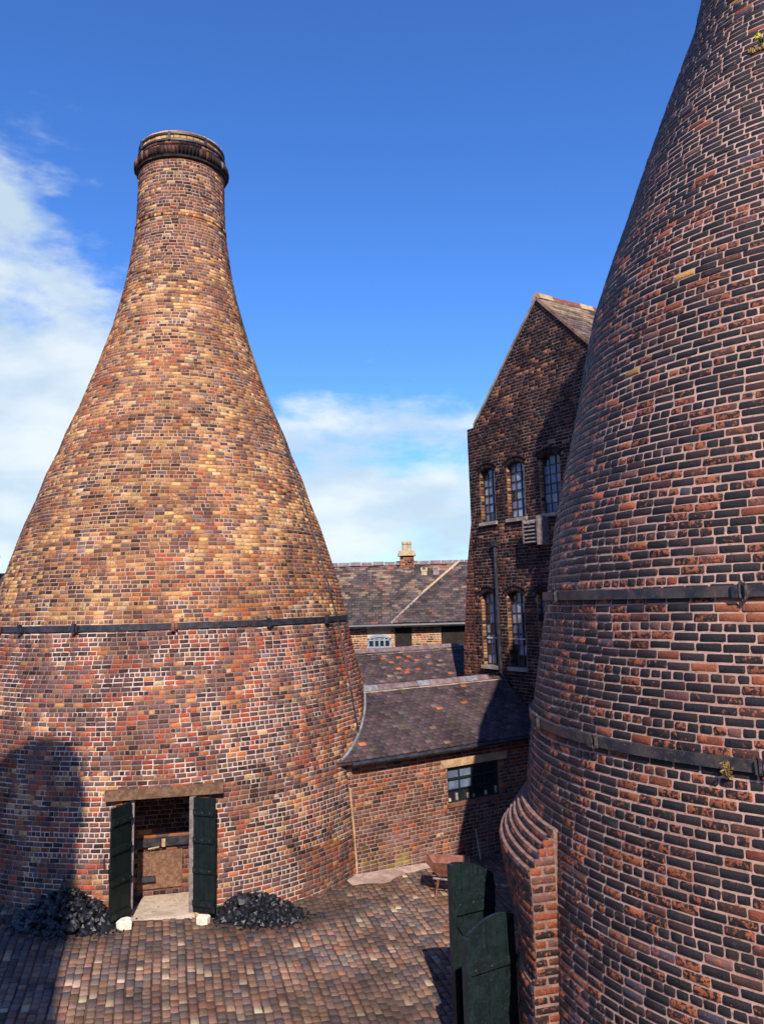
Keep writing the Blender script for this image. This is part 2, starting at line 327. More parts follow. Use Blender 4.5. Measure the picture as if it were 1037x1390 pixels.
def brick_mesh(name, d, K, jit, tilt=0.0):
    n = len(d['hl']); p = ring(K, d['hl'], d['hh'], jit)
    s = np.stack([1 - d['ch'] / d['hl'], 1 - d['ch'] / d['hh']], -1)[:, None, :]
    dep = (rs.rand(n, K) - 0.5) * 2 * tilt
    def lift(q, h): return d['c'][:, None, :] + q[..., :1] * d['t'][:, None, :] + q[..., 1:] * d['u'][:, None, :] + h[..., None] * d['n'][:, None, :]
    v = np.concatenate([lift(p * s, d['proud'][:, None] + dep), lift(p, (d['proud'] - d['ch'])[:, None] + dep), lift(p, -d['deep'][:, None] + 0 * dep)], 1)   # n,3K,3
    v[..., 2] += EYE[2]
    idx = np.arange(K); nx = (idx + 1) % K
    q1 = np.stack([idx, idx + K, nx + K, nx], -1); q2 = np.stack([idx + K, idx + 2 * K, nx + 2 * K, nx + K], -1)
    loops = np.concatenate([idx, q1.ravel(), q2.ravel()]); L_ = len(loops)
    sizes = np.array([K] + [4] * (2 * K)); F = len(sizes)
    al = (loops[None] + (np.arange(n) * 3 * K)[:, None]).ravel(); asz = np.tile(sizes, n)
    me = bpy.data.meshes.new(name)
    me.vertices.add(n * 3 * K); me.vertices.foreach_set('co', v.ravel())
    me.loops.add(n * L_); me.loops.foreach_set('vertex_index', al.astype(np.int32))
    me.polygons.add(n * F); me.polygons.foreach_set('loop_start', np.concatenate([[0], np.cumsum(asz)[:-1]]).astype(np.int32))
    me.update(calc_edges=True); me.validate()
    at = me.attributes.new('tint', 'FLOAT_COLOR', 'POINT')
    at.data.foreach_set('color', np.repeat(np.concatenate([d['col'], d['mot'][:, None]], 1), 3 * K, 0).ravel())
    return me
def lay(br, parent, mat, K=4, jit=0.003, singles=0, name='brick', bound=None, tilt=0.0, minpx=8):
    d = br.cat(); n = len(d['hl'])
    # face orientation: t x u must point along n
    flip = np.einsum('ij,ij->i', np.cross(d['t'], d['u']), d['n']) < 0
    d['t'][flip] *= -1
    big = np.zeros(n, bool)
    if singles:
        x, y, dep = screen(d['c']); dist = np.linalg.norm(d['c'], axis=1)
        face = -np.einsum('ij,ij->i', d['c'], d['n']) / dist
        px = np.clip(face, 0, 1) * d['hl'] * d['hh'] * 4 * (FPX / np.maximum(dist, 0.1)) ** 2
        ok = (x > 4) & (x < 1033) & (y > 4) & (y < 1386) & (dep > 0.5) & (face > 0.15)
        if bound is not None: ok &= bound(x, y)
        px = np.where(ok, px, 0); o = np.argsort(-px)[:singles]; big[o] = px[o] > 0
    rest = {k: v[~big] for k, v in d.items()}
    if (~big).any():
        me = brick_mesh(name, rest, K, jit, tilt)
        link(name, me, M[mat], parent, kind='stuff' if singles or (~big).sum() > 20 else None)
    if big.any():
        # shared unit meshes: stretchers and headers, a few hand-made looking shapes of each
        med = {}
        ii = np.where(big)[0]; hl = d['hl'][ii]; cl = (hl > np.median(hl) * 0.72).astype(int)
        shp = {}
        for c_ in (0, 1):
            s_ = ii[cl == c_]
            if not len(s_): continue
            a, b = float(np.median(d['hl'][s_])), float(np.median(d['hh'][s_])); med[c_] = (a, b)
            for k in range(5):
                u = dict(c=np.array([[0, 0, -EYE[2]]]), t=np.array([[1., 0, 0]]), u=np.array([[0, 1., 0]]), n=np.array([[0, 0, 1.]]), hl=np.array([a]), hh=np.array([b]),
                         col=np.ones((1, 3)), mot=np.zeros(1), proud=d['proud'][s_[:1]], deep=d['deep'][s_[:1]], ch=d['ch'][s_[:1]])
                me = brick_mesh(name, u, K, jit, tilt); me.materials.append(M[mat + '_single']); shp[c_, k] = me
        for i, c_ in zip(ii, cl):
            o = bpy.data.objects.new(name, shp[c_, rnd.randrange(5)]); C.objects.link(o); o.parent = parent
            t, u, nn, c = d['t'][i], d['u'][i], d['n'][i], d['c'][i]; a, b = med[c_]
            sx, sy = d['hl'][i] / a, d['hh'][i] / b
            c = c + nn * (d['proud'][i] - float(d['proud'][ii[cl == c_][0]]))
            o.matrix_world = Matrix(((t[0] * sx, u[0] * sy, nn[0], c[0]), (t[1] * sx, u[1] * sy, nn[1], c[1]), (t[2] * sx, u[2] * sy, nn[2], c[2] + EYE[2]), (0, 0, 0, 1)))
            o.color = (*map(float, d['col'][i]), float(d['mot'][i]))
def prof_fn(prof):
    zz = np.array([p[0] for p in prof]); rr = np.array([p[1] for p in prof])
    return lambda z: np.interp(z, zz, rr)
def cut(s0, s1, holes, mn=0.035):
    keep = np.ones(len(s0), bool)
    for a, b in holes:
        m_ = (s0 < b) & (s1 > a) & keep
        left = m_ & (s0 < a) & ((s1 <= b) | (a - s0 > s1 - b)); right = m_ & ~left & (s1 > b)
        s1 = np.where(left, a, s1); s0 = np.where(right, b, s0); keep &= ~(m_ & ~left & ~right)
    keep &= (s1 - s0) > mn
    return s0[keep], s1[keep]
def lathe_bricks(br, rf, cx, cy, z0, z1, h, ln, colfn, th=(-math.pi, math.pi), hdr=5, joint=0.012, holes=None, proud=0.006, pj=0.004, wob=0.0, ch=0.006, hdr_off=0):
    z = z0; k = 0
    while z < z1:
        r = float(rf(z)); sl = (float(rf(z + 0.1)) - float(rf(z - 0.1))) / 0.2; ca = 1 / math.sqrt(1 + sl * sl)
        zc_ = z + h * ca / 2; r = float(rf(zc_))
        w = ln if (k + hdr_off) % hdr else ln * 0.5
        n = int((th[1] - th[0]) * r / w) + 2
        ww = w * (1 + 0.10 * (rs.rand(n) - 0.5)); e = np.cumsum(ww) + rs.rand() * w
        s0 = e[:-1]; s1 = e[1:]; tot = (th[1] - th[0]) * r
        s1 = np.minimum(s1, tot)
        hl_ = holes(zc_, r) if holes else []
        s0, s1 = cut(s0, s1, hl_)
        if len(s0):
            t = th[0] + (s0 + s1) / 2 / r
            if wob: zz = zc_ + wob * (fb(t * 3, np.full_like(t, z * 1.1)) - 0.5)
            else: zz = np.full_like(t, zc_)
            rr = rf(zz)
            c = np.stack([cx + rr * np.cos(t), cy + rr * np.sin(t), zz], -1)
            T = np.stack([-np.sin(t), np.cos(t), 0 * t], -1)
            U = np.stack([sl * np.cos(t), sl * np.sin(t), np.ones_like(t)], -1) * ca
            Nn = np.cross(T, U)
            col, mot, pr = colfn(t, zz, r)
            br.add(c, T, U, Nn, (s1 - s0) / 2 - joint / 2, np.full(len(t), h / 2 - joint / 2), col, mot, proud=proud + pj * (rs.rand(len(t)) * 2 - 1) + pr, ch=ch)
        z += h * ca; k += 1
def wall_bricks(br, O, D, Nn, spans, z0, z1, h, ln, colfn, hdr=5, joint=0.012, proud=0.006, pj=0.003, ch=0.005, arches=None):
    """flat wall: O + s*D, outward normal Nn; spans(z) -> (s_start, s_end, [holes])"""
    z = z0; k = 0; O = np.array(O, float); D = np.array(D, float)
    while z + h * 0.6 < z1:
        sp = spans(z + h / 2)
        if sp:
            a, b, holes = sp
            w = ln if k % hdr else ln * 0.5
            n = int((b - a) / w) + 3; ww = w * (1 + 0.08 * (rs.rand(n) - 0.5)); e = a - w * rs.rand() + np.cumsum(ww) - ww[0]
            s0 = np.clip(e[:-1], a, b); s1 = np.clip(e[1:], a, b)
            s0, s1 = cut(s0, s1, holes)
            if len(s0):
                s = (s0 + s1) / 2; c = O[None] + s[:, None] * D[None]; c[:, 2] = z + h / 2
                col, mot, pr = colfn(s, np.full_like(s, z))
                br.add(c, D, (0, 0, 1), Nn, (s1 - s0) / 2 - joint / 2, np.full(len(s), h / 2 - joint / 2), col, mot, proud=proud + pj * (rs.rand(len(s)) * 2 - 1) + pr, ch=ch)
        z += h; k += 1

YEL = (0.72, 0.46, 0.19); OCH = (0.55, 0.29, 0.12); ORG = (0.48, 0.175, 0.06); RED = (0.38, 0.08, 0.04); BRN = (0.28, 0.13, 0.08)
PUR = (0.125, 0.075, 0.078); DRK = (0.035, 0.022, 0.026); GRY = (0.20, 0.165, 0.19); CRM = (0.62, 0.47, 0.28)

def ground_z(x): return -4.87 - 0.07 * (min(max(x, -9.0), 3.0) + 4)

# ------------------------------------------------------------------ left bottle kiln
LX, LY = -4.56, 17.62
LP = [(-5.6, 4.29), (-4.4, 4.25), (-2.9, 4.18), (-2.3, 4.10), (-1.74, 4.01), (-1.42, 3.94), (-.95, 3.82), (-.39, 3.70), (.26, 3.575), (.9, 3.385), (1.7, 3.13), (2.24, 2.92), (2.77, 2.75), (3.3, 2.52),
      (3.7, 2.39), (4.27, 2.147), (5.23, 1.80), (6.2, 1.485), (6.84, 1.325), (7.19, 1.25), (7.56, 1.175), (8.2, 1.085), (8.63, 1.02), (9.2, 1.0), (9.9, .985), (10.3, .985)]
lrf = prof_fn(LP)
kiln = thing('bottle_kiln', 'whole bottle-shaped brick kiln with its open green doorway and narrow banded neck', 'bottle kiln', 'brick bottle kilns')
TD = math.atan2(-3.93, 0.83)                    # direction the doorway faces
DH, DZ0, DZ1 = 0.52, -5.3, -3.07
def lathe_wall(rf, cx, cy, zs, seg, hole=None, inset=0.0, th0=-math.pi, th1=math.pi):
    ts = list(np.linspace(th0, th1, seg + 1))
    if hole:
        t0, t1, hz0, hz1 = hole
        ts = sorted([t for t in ts if abs(t - t0) > 0.01 and abs(t - t1) > 0.01] + [t0, t1]); zs = sorted(set(zs) | {hz1})
    b = MB(); n = len(zs)
    for t in ts:
        for z in zs: r = float(rf(z)) - inset; b.v.append((cx + r * math.cos(t), cy + r * math.sin(t), z))
    for i in range(len(ts) - 1):
        for j in range(n - 1):
            if hole and ts[i] >= hole[0] - 1e-6 and ts[i + 1] <= hole[1] + 1e-6 and zs[j + 1] <= hole[3] + 1e-6: continue
            b.f.append((i * n + j, (i + 1) * n + j, (i + 1) * n + j + 1, i * n + j + 1))
    return b
hw = DH / 4.22
body = lathe_wall(lrf, LX, LY, list(np.arange(-5.6, 10.31, 0.12)), 192, (TD - hw, TD + hw, -5.6, DZ1), 0.004).build('mortar_shell', M['mortar_left'], kiln, smooth=True)
def left_col(t, z, r):
    n = len(t); s = t * 4; f1 = fb(s * 0.9, z * 1.1); f2 = fb(s * 0.45 + 40, z * 0.6 + 9); f3 = vnoise(s * 1.7 + 5, z * 3.2)
    up = (z > -0.36)
    neck = np.clip((z - 6.6) / 1.2, 0, 1); mid = np.clip((z - 5.8) / 0.5, 0, 1) * np.clip((7.6 - z) / 0.6, 0, 1)
    yel = np.clip((f1 - 0.36) * 4.2, 0.08, 1.8); cols = [YEL, OCH, ORG, RED, BRN, PUR, DRK, GRY, CRM]
    yel = np.where(vnoise(s * 1.1 + 31, z * 5.5) > 0.5, yel * 1.7, yel * 0.35); wu = np.stack([yel * 0.8, 0.5 + yel * 0.6, 0.22 + 0.25 * (f2 > .5), 0.10 + 0.22 * (f2 > 0.5), 1.0 + 0 * z, 0.95 * (1.3 - f3), 0.10 + 0.35 * (f2 < 0.40), 0.08 + 0 * z, 0.16 * yel], -1)
    wn_ = np.stack([0.16 + 0.4 * (f3 > 0.62), 0.22 + 0 * z, 0.1 + 0 * z, 0.2 + 0 * z, 1.5 + 0 * z, 0.7 + 0 * z, 0.35 + 0.5 * (f1 < 0.42), 0.05 + 0 * z, 0.06 + 0 * z], -1)
    wl = np.stack([0.02 + 0.06 * (f1 > 0.62), 0.10 + 0.35 * (f1 > 0.58), 0.18 + 0.30 * (f3 > 0.60), 0.30 + 1.3 * (f3 > 0.58), 1.0 + 0 * z, 1.3 + 0.6 * (f2 < 0.5), 1.0 * (1.3 - f1), 0.04 + 0 * z, 0.02 + 0 * z], -1)
    w = np.where(up[:, None], wu * (1 - neck[:, None]) + wn_ * neck[:, None], wl)
    global BLEND
    BLEND = 0.12; c, i = pick(w, cols, 0.2); BLEND = 0.0
    base = np.clip((-z - 4.4) / 0.8, 0, 1)[:, None] * 0.45; c = c * (1 - base) + np.array((0.17, 0.115, 0.10)) * base
    return c, 0.15 + 0.6 * rs.rand(n), 0.0
lb = Bricks(); th_c = math.atan2(-LY, -LX)
RNG = (th_c - 2.0, th_c + 2.0)
def left_holes(z, r):
    a = (TD - RNG[0]) * r
    if z < DZ1 + 0.16:
        w_ = 0.97 if z > DZ1 + 0.005 else DH + 0.235
        return [(a - w_ + (0.08 if z > DZ1 else 0), a + w_ - (0.0 if z > DZ1 else 0))]
    return []
lathe_bricks(lb, lrf, LX, LY, -5.5, 10.02, 0.0775, 0.172, left_col, RNG, holes=left_holes, wob=0.05, joint=0.0145, hdr=4, proud=0.004, pj=0.003)
# doorway piers: two columns of orange quoins with their own straight joints
zq = -5.3
while zq < DZ1 - 0.03:
    for sgn in (-1, 1):
        two = (int(round((zq + 6) / 0.0765)) % 2 == 0)
        parts = [(DH + 0.0, DH + 0.225)] if two else [(DH, DH + 0.11), (DH + 0.11, DH + 0.225)]
        for a, b_ in parts:
            t = TD + sgn * (a + b_) / 2 / 4.22; r = float(lrf(zq))
            cc, _ = pick([[0.25, .6, 1.2, .35, .4, .45, .25, 0, 0.05]], [YEL, OCH, ORG, RED, BRN, PUR, DRK, GRY, CRM])
            lb.add(np.array([[LX + r * math.cos(t), LY + r * math.sin(t), zq + 0.038]]), (-math.sin(t), math.cos(t), 0), (0, 0, 1), (math.cos(t), math.sin(t), 0), np.array([(b_ - a) / 2 - 0.005]), np.array([0.0325]), cc, 0.3, proud=0.012)
    zq += 0.0765
lay(lb, kiln, 'brick_left', K=4, jit=0.004, singles=300, bound=lambda x, y: ((x < 128) | (x > 305) | (y < 1066)) & ((y < 1190) | ((x > 150) & (x < 300))), tilt=0.0015)
# string course on the neck and crown
sb = Bricks()
def crown_col(w):
    def f(t, z, r): return pick(np.tile(w, (len(t), 1)), [YEL, OCH, ORG, RED, BRN, PUR, DRK, GRY, CRM])[0], rs.rand(len(t)) * 0.5, 0.0
    return f
lathe_bricks(sb, prof_fn([(8, 1.045), (9, 1.035)]), LX, LY, 8.60, 8.66, 0.07, 0.11, crown_col([.7, .6, .2, .2, .5, .3, .5, 0, .1]), hdr=1000, proud=0.01)
lathe_bricks(sb, prof_fn([(8, 1.03), (12, 1.03)]), LX, LY, 10.02, 10.12, 0.055, 0.11, crown_col([.1, .2, .1, .1, .6, .6, 1.2, 0, .05]), hdr=1000, hdr_off=1)
lathe_bricks(sb, prof_fn([(8, 0.985), (12, 0.985)]), LX, LY, 10.27, 10.45, 0.078, 0.172, crown_col([.12, .2, .3, .1, .3, .8, 2.2, 0, .05]))
lathe_bricks(sb, prof_fn([(8, 0.965), (12, 0.965)]), LX, LY, 10.47, 10.59, 0.11, 0.30, crown_col([1.6, 1.2, .2, .0, .0, .0, .0, 0, .3]))
lay(sb, kiln, 'brick_left', K=4, jit=0.003, name='crown_brick')
bull = Bricks()
lathe_bricks(bull, prof_fn([(8, 1.0), (12, 1.0)]), LX, LY, 10.08, 10.2, 0.19, 0.078, crown_col([0, 0, 0, 0, .3, .4, 3, .1, 0]), hdr=1000, hdr_off=1, proud=0.10, pj=0.006, ch=0.035, joint=0.010)
lay(bull, kiln, 'brick_dark', K=4, jit=0.002, name='bullnose_brick')
lathe([(0.9, 9.9), (1.0, 10.0), (1.035, 10.02), (1.05, 10.10), (1.05, 10.25), (0.975, 10.28), (0.975, 10.46), (0.96, 10.465), (0.96, 10.60), (0.95, 10.62), (0.72, 10.62), (0.70, 8.0)], LX, LY, 96).build('crown_core', M['dark_inside'], kiln, smooth=False)
lathe([(0.94, 10.59), (1.0, 10.59), (1.0, 10.635), (0.94, 10.635), (0.94, 10.59)], LX, LY, 96).build('rim_hoop', M['iron'], kiln)
lathe([(0.96, 10.43), (1.012, 10.43), (1.012, 10.475), (0.96, 10.475), (0.96, 10.43)], LX, LY, 96).build('rim_hoop', M['iron'], kiln)
for a in (-140, -92, -45, 20, 90, 160):
    t = R(a); c = np.array([LX + 1.0 * math.cos(t), LY + 1.0 * math.sin(t), 10.53]); T = np.array([-math.sin(t), math.cos(t), 0]); Nn = np.array([math.cos(t), math.sin(t), 0])
    MB().cbox(c + Nn * 0.012, T * 0.025, Nn * 0.02, (0, 0, 0.10)).build('rim_strap', M['iron'], kiln)
t = R(-176); MB().cbox((LX + 1.07 * math.cos(t), LY + 1.07 * math.sin(t), 10.36), (0.05, 0, 0), (0, 0.05, 0), (0, 0, 0.06)).build('hoop_lug', M['iron'], kiln)
def hoop(rf, cx, cy, z, hh, parent, mat, th=0.022, off=0.004, seg=160):
    r0, r1 = float(rf(z - hh / 2)), float(rf(z + hh / 2)); o = max(r0, r1) + off
    return lathe([(r0 - 0.02, z - hh / 2), (o + th, z - hh / 2), (o + th, z + hh / 2), (r1 - 0.02, z + hh / 2)], cx, cy, seg).build('hoop', mat, parent)
hoop(lrf, LX, LY, -0.35, 0.105, kiln, M['iron'])
for a in (-134, -122, -102.8, -76.5, -49.8, -25.6, 10, 60, 120, 170):
    t = R(a); c = np.array([LX + 3.76 * math.cos(t), LY + 3.76 * math.sin(t), -0.35]); T = np.array([-math.sin(t), math.cos(t), 0]); Nn = np.array([math.cos(t), math.sin(t), 0])
    b = MB(); b.cbox(c, T * 0.028, Nn * 0.035, (0, 0, 0.085)); b.cbox(c + T * 0.06 , T * 0.02, Nn * 0.022, (0, 0, 0.055)); b.build('hoop_clamp', M['rust'] if a in (-76.5, -134) else M['iron'], kiln)
# lightning conductor down the right flank
pts = []
for z in np.linspace(8.3, -5.1, 60):
    r = float(lrf(z)) + 0.02; ta = {8.3: 0.0}; # angle drifts slowly towards the outbuilding
    off = np.interp(z, [-5.2, -4.4, -3.2, -2.7, -1.8, -.46, .77, 2.1, 3.65, 5.3, 7.2, 8.3], [3.70, 3.69, 3.60, 3.53, 3.38, 3.21, 2.90, 2.59, 2.19, 1.685, 1.15, 0.9])
    a0 = th_c + math.asin(min(0.995, off / math.hypot(LX, LY) * 0 + off / r)); pts.append((LX + r * math.cos(a0), LY + r * math.sin(a0), z))
MB().tube(pts, 0.017, 6).build('lightning_conductor', M['iron'], kiln)
# doorway
DN = np.array([math.cos(TD), math.sin(TD), 0]); DT = np.array([-math.sin(TD), math.cos(TD), 0])   # out of the kiln, and to the right seen from the yard
def dp(s, d, z): return np.array([LX, LY, z]) * np.array([1, 1, 1]) + DT * s + DN * d
FL = ground_z(-3.8) + 0.02
RD = 4.23
b = MB(); b.box(dp(-DH, RD - 1.75, FL - 0.3), DT * 2 * DH, DN * 1.78, (0, 0, 0.3)); b.build('threshold_slab', M['slab'], kiln)
lint = MB(); lint.box(dp(-0.90, RD - 0.35, DZ1), DT * 1.86, DN * 0.345, (0, 0, 0.155)); lint.build('lintel', M['concrete'], kiln)
pw = MB(); pw.box(dp(-DH - 0.3, RD - 1.75, FL - 0.3), DT * 0.3, DN * 1.60, (0, 0, DZ1 - FL + 0.29)); pw.build('passage_wall', M['soot_wall'], kiln)
pw = MB(); pw.box(dp(DH, RD - 1.75, FL - 0.3), DT * 0.3, DN * 1.60, (0, 0, DZ1 - FL + 0.29)); pw.build('passage_wall', M['soot_wall'], kiln)
pw = MB(); pw.box(dp(-DH - 0.3, RD - 1.75, DZ1 + 0.003), DT * (2 * DH + 0.6), DN * 1.38, (0, 0, 0.3)); pw.build('passage_roof', M['dark_inside'], kiln)
pw = MB(); pw.box(dp(-1.0, RD - 1.5, FL - 0.25), DT * 2.0, DN * 0.5, (0, 0, 2.5)); iw = pw.build('oven_wall', M['mortar_dark'], kiln)
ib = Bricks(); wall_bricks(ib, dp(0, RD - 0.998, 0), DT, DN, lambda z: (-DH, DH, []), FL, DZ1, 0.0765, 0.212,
    lambda s, z: (pick(np.where((z > -3.86)[:, None], np.array([[0, 0, .02, .02, .05, .3, 3., .1, 0]]), np.array([[.05, .35, .3, .15, 1.0, 1.0, .5, .1, 0]])), [YEL, OCH, ORG, RED, BRN, PUR, DRK, GRY, CRM])[0], rs.rand(len(s)) * 0.7, 0.0))  # near-black upper bricks put the lintel's shadow into the colour
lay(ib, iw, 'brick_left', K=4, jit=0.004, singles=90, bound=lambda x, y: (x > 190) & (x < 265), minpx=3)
MB().box(dp(-DH, RD - 0.985, FL + 0.80), DT * 2 * DH, DN * 0.05, (0, 0, 0.13)).build('iron_band', M['iron'], kiln)
bb = MB(); bb.cbox(dp(-0.03, RD - 0.92, FL + 0.86), DT * 0.03, DN * 0.03, (0, 0, 0.06)); bb.tube([dp(-0.28, RD - 0.9, FL + 0.78), dp(-0.1, RD - 0.9, FL + 0.80)], 0.012); bb.build('band_bolt', M['stone_sand'], kiln)
MB().box(dp(-0.46, RD - 0.99, FL + 0.12), DT * 0.74, DN * 0.03, (0, 0, 0.60)).build('firemouth_plate', M['soot_brick'], kiln)
MB().box(dp(-0.40, RD - 0.96, FL + 0.26), DT * 0.24, DN * 0.08, (0, 0, 0.07)).build('shelf', M['iron'], kiln)
MB().box(dp(-DH, RD - 0.17, FL), DT * 0.075, DN * 0.09, (0, 0, DZ1 - FL)).build('door_post', M['timber_grey'], kiln)
MB().box(dp(DH - 0.10, RD - 0.13, FL), DT * 0.10, DN * 0.10, (0, 0, DZ1 - FL)).build('door_post', M['timber_grey'], kiln)
def plank_leaf(parent, o, d, nrm, width, z0, topf, n, th, rails, brace=None, mat='green_paint', railside=1):
    """vertical planks side by side, rails and brace on one side"""
    o, d, nrm = np.array(o, float), np.array(d, float), np.array(nrm, float); w = width / n
    for i in range(n):
        a, b2 = i * w + 0.0025, (i + 1) * w - 0.0025; jz = rnd.uniform(-.002, .002)
        p = [o + d * a + (0, 0, z0), o + d * b2 + (0, 0, z0)]
        k = 5
        for q in range(k): s = b2 + (a - b2) * q / (k - 1); p.append(o + d * s + (0, 0, topf(s / width)))
        MB().prism([x + nrm * jz for x in p], nrm * th).build('plank', M[mat], parent)
    for (zr, hr) in rails:
        q = MB(); st = nrm * (th + 0.002) if railside > 0 else -nrm * 0.032
        q.box(o + d * 0.01 + (0, 0, zr) + st, d * (width - 0.02), nrm * 0.03, (0, 0, hr)); q.build('ledge', M[mat], parent)
        for bx in (0.12, 0.45, 0.8):
            q = MB(); pc = o + d * width * bx + (0, 0, zr + hr / 2) + nrm * ((th + 0.032) if railside > 0 else -0.034)
            q.cbox(pc, d * 0.010, nrm * 0.006, (0, 0, 0.010)); q.build('bolt', M['iron_worn'], parent)
    if brace:
        (sa, za), (sb_, zb) = brace; st = nrm * (th + 0.003) if railside > 0 else -nrm * 0.030
        a = o + d * sa * width + (0, 0, za) + st; bv = o + d * sb_ * width + (0, 0, zb) + st
        MB().box(a, bv - a, nrm * 0.027, (0, 0, 0.10)).build('brace', M[mat], parent)
GD = ground_z(-4.2)
for (hs_, tip, nm) in (((-DH + 0.02), (-4.36, 12.98), 'left'), ((DH - 0.02), (-2.82, 13.47), 'right')):
    hp = dp(hs_, RD - 0.02, 0); tp = np.array([tip[0], tip[1], 0.0]); d = tp - hp; d[2] = 0; wdt = float(np.linalg.norm(d)); d /= wdt
    nrm = np.array([d[1], -d[0], 0]);
    if np.dot(nrm[:2], -hp[:2]) < 0: nrm = -nrm
    dr = link('door', None, None, kiln); dr['label'] = 'dark green ledged plank door leaf folded back, ' + nm + ' of the opening'
    hp[2] = 0
    plank_leaf(dr, hp, d, nrm, wdt, FL + 0.03, lambda u: DZ1 - 0.03, 4, 0.03, [(FL + 0.12, 0.09), (FL + 0.62, 0.09), (FL + 1.08, 0.09), (FL + 1.50, 0.09)], mat='green_dark')
    if nm == 'left':
        hh_ = MB(); pz = hp + d * (wdt + 0.0) - nrm * 0.05; hh_.tube([pz + (0, 0, FL + 0.85), pz - nrm * 0.05 + (0, 0, FL + 0.88), pz - nrm * 0.05 + (0, 0, FL + 1.06), pz + (0, 0, FL + 1.09)], 0.012); hh_.build('handle', M['iron'], dr)

# ------------------------------------------------------------------ right bottle kiln
AX, AY = 5.53, 9.6
RP = [(-5.8, 4.07), (-4.2, 4.02), (-3.2, 3.98), (-2.5, 3.93), (-2.07, 3.88), (-1.64, 3.82), (-1.29, 3.763), (-.84, 3.684), (-.385, 3.603), (.076, 3.521), (.45, 3.462), (1.02, 3.345), (1.5, 3.232), (1.99, 3.098),
      (2.59, 2.947), (3.2, 2.815), (3.61, 2.71), (4.28, 2.455), (4.82, 2.234), (5.78, 1.857), (6.9, 1.388), (7.5, 1.13), (8.1, 0.96), (8.8, 0.93), (10.6, 0.92)]
rrf = prof_fn(RP)
kr = thing('bottle_kiln', 'closest kiln, black and orange mottled bricks with two iron hoops, leaving the frame', 'bottle kiln', 'brick bottle kilns')
lathe_wall(rrf, AX, AY, list(np.arange(-5.8, 10.61, 0.1)), 200, None, 0.003).build('mortar_shell', M['mortar_right'], kr, smooth=True)
RCOL = [(0.012, 0.0095, 0.015), (0.018, 0.013, 0.018), (0.032, 0.018, 0.021), (0.085, 0.034, 0.027), (0.28, 0.075, 0.035), (0.15, 0.075, 0.07), (0.06, 0.052, 0.085), (0.50, 0.30, 0.09)]
def right_col(t, z, r):
    n = len(t); s = t * 4; f1 = fb(s * 1.0, z * 1.2); f2 = fb(s * 0.5 + 20, z * 2.0 + 5); hi = np.clip((z - 2.5) / 2, 0, 1)
    w = np.stack([2.6 + 1.4 * (f1 < 0.5), 2.2 + 0 * z, 1.0 + 0 * z, (0.36 + 0.35 * (f2 > 0.55)) * (1 - 0.7 * hi), (0.08 + 0.40 * (f2 > 0.60)) * (1 - 0.6 * hi), 0.16 + 0 * z, 0.10 + 0.1 * hi, 0.012 + 0 * z], -1)
    c, i = pick(w, RCOL, 0.3)
    mot = np.where((i <= 2), np.where(rs.rand(n) < 0.42, 0.25 + 0.55 * rs.rand(n), -0.3), 0.2 + 0.6 * rs.rand(n))
    mot = np.where(z > 4.5, mot * 0.6, mot)
    near = (np.abs(z + 0.16) < 0.16) & (np.abs((t - R(-132.5)) * r) < 0.28) & (rs.rand(n) < 0.75); c[near] = np.array((0.34, 0.10, 0.045)) * (0.8 + 0.4 * rs.rand(near.sum(), 1)); mot[near] = 0.9
    sp = np.where(rs.rand(n) < 0.05, -0.003, 0.0)
    return c, mot, sp
rb = Bricks(); th_r = math.atan2(-AY, -AX); RR = (th_r - 2.0, th_r + 1.75)
lathe_bricks(rb, rrf, AX, AY, -5.7, 10.0, 0.0865, 0.242, right_col, RR, joint=0.0175, wob=0.07, proud=0.005, pj=0.003, ch=0.006, hdr_off=3)
lay(rb, kr, 'brick_right', K=8, jit=0.0040, singles=300, tilt=0.002)
for z_, in ((-0.01,), (-1.425,)): hoop(rrf, AX, AY, z_, 0.098, kr, M['iron_worn'], th=0.03, off=0.010)
def clevis(z, a, big, wide=0.05):
    t = R(a); r = float(rrf(z)) + 0.05; c = np.array([AX + r * math.cos(t), AY + r * math.sin(t), z]); T = np.array([-math.sin(t), math.cos(t), 0]); Nn = np.array([math.cos(t), math.sin(t), 0])
    b = MB(); b.cbox(c - T * 0.035, T * 0.026, Nn * 0.03, (0, 0, 0.058))
    k = 14; rr_ = 0.075 if big else 0.06; p = [c + T * (0.03 + 0.028 * math.cos(q)) + Nn * 0.02 + np.array([0, 0, rr_ * 1.15 * math.sin(q)]) for q in np.linspace(0, 2 * math.pi, k)]
    b.tube(p, 0.013 if big else 0.010, 6); b.tube([c + T * 0.055 + (0, 0, -0.06), c + T * 0.055 + (0, 0, 0.06)], 0.014, 6)
    b.build('hoop_shackle', M['iron_worn'], kr)
clevis(-0.01, -133.2, True); clevis(-1.425, -157.1, False); clevis(-0.01, -175.0, True); clevis(-1.425, -177, True); clevis(-1.425, -131, False)
MB().cbox((AX + 3.86 * math.cos(R(-131.4)), AY + 3.86 * math.sin(R(-131.4)), -1.41), (0.012, 0, 0), (0, 0.02, 0), (0, 0, 0.06)).build('wedge', M['iron'], kr)
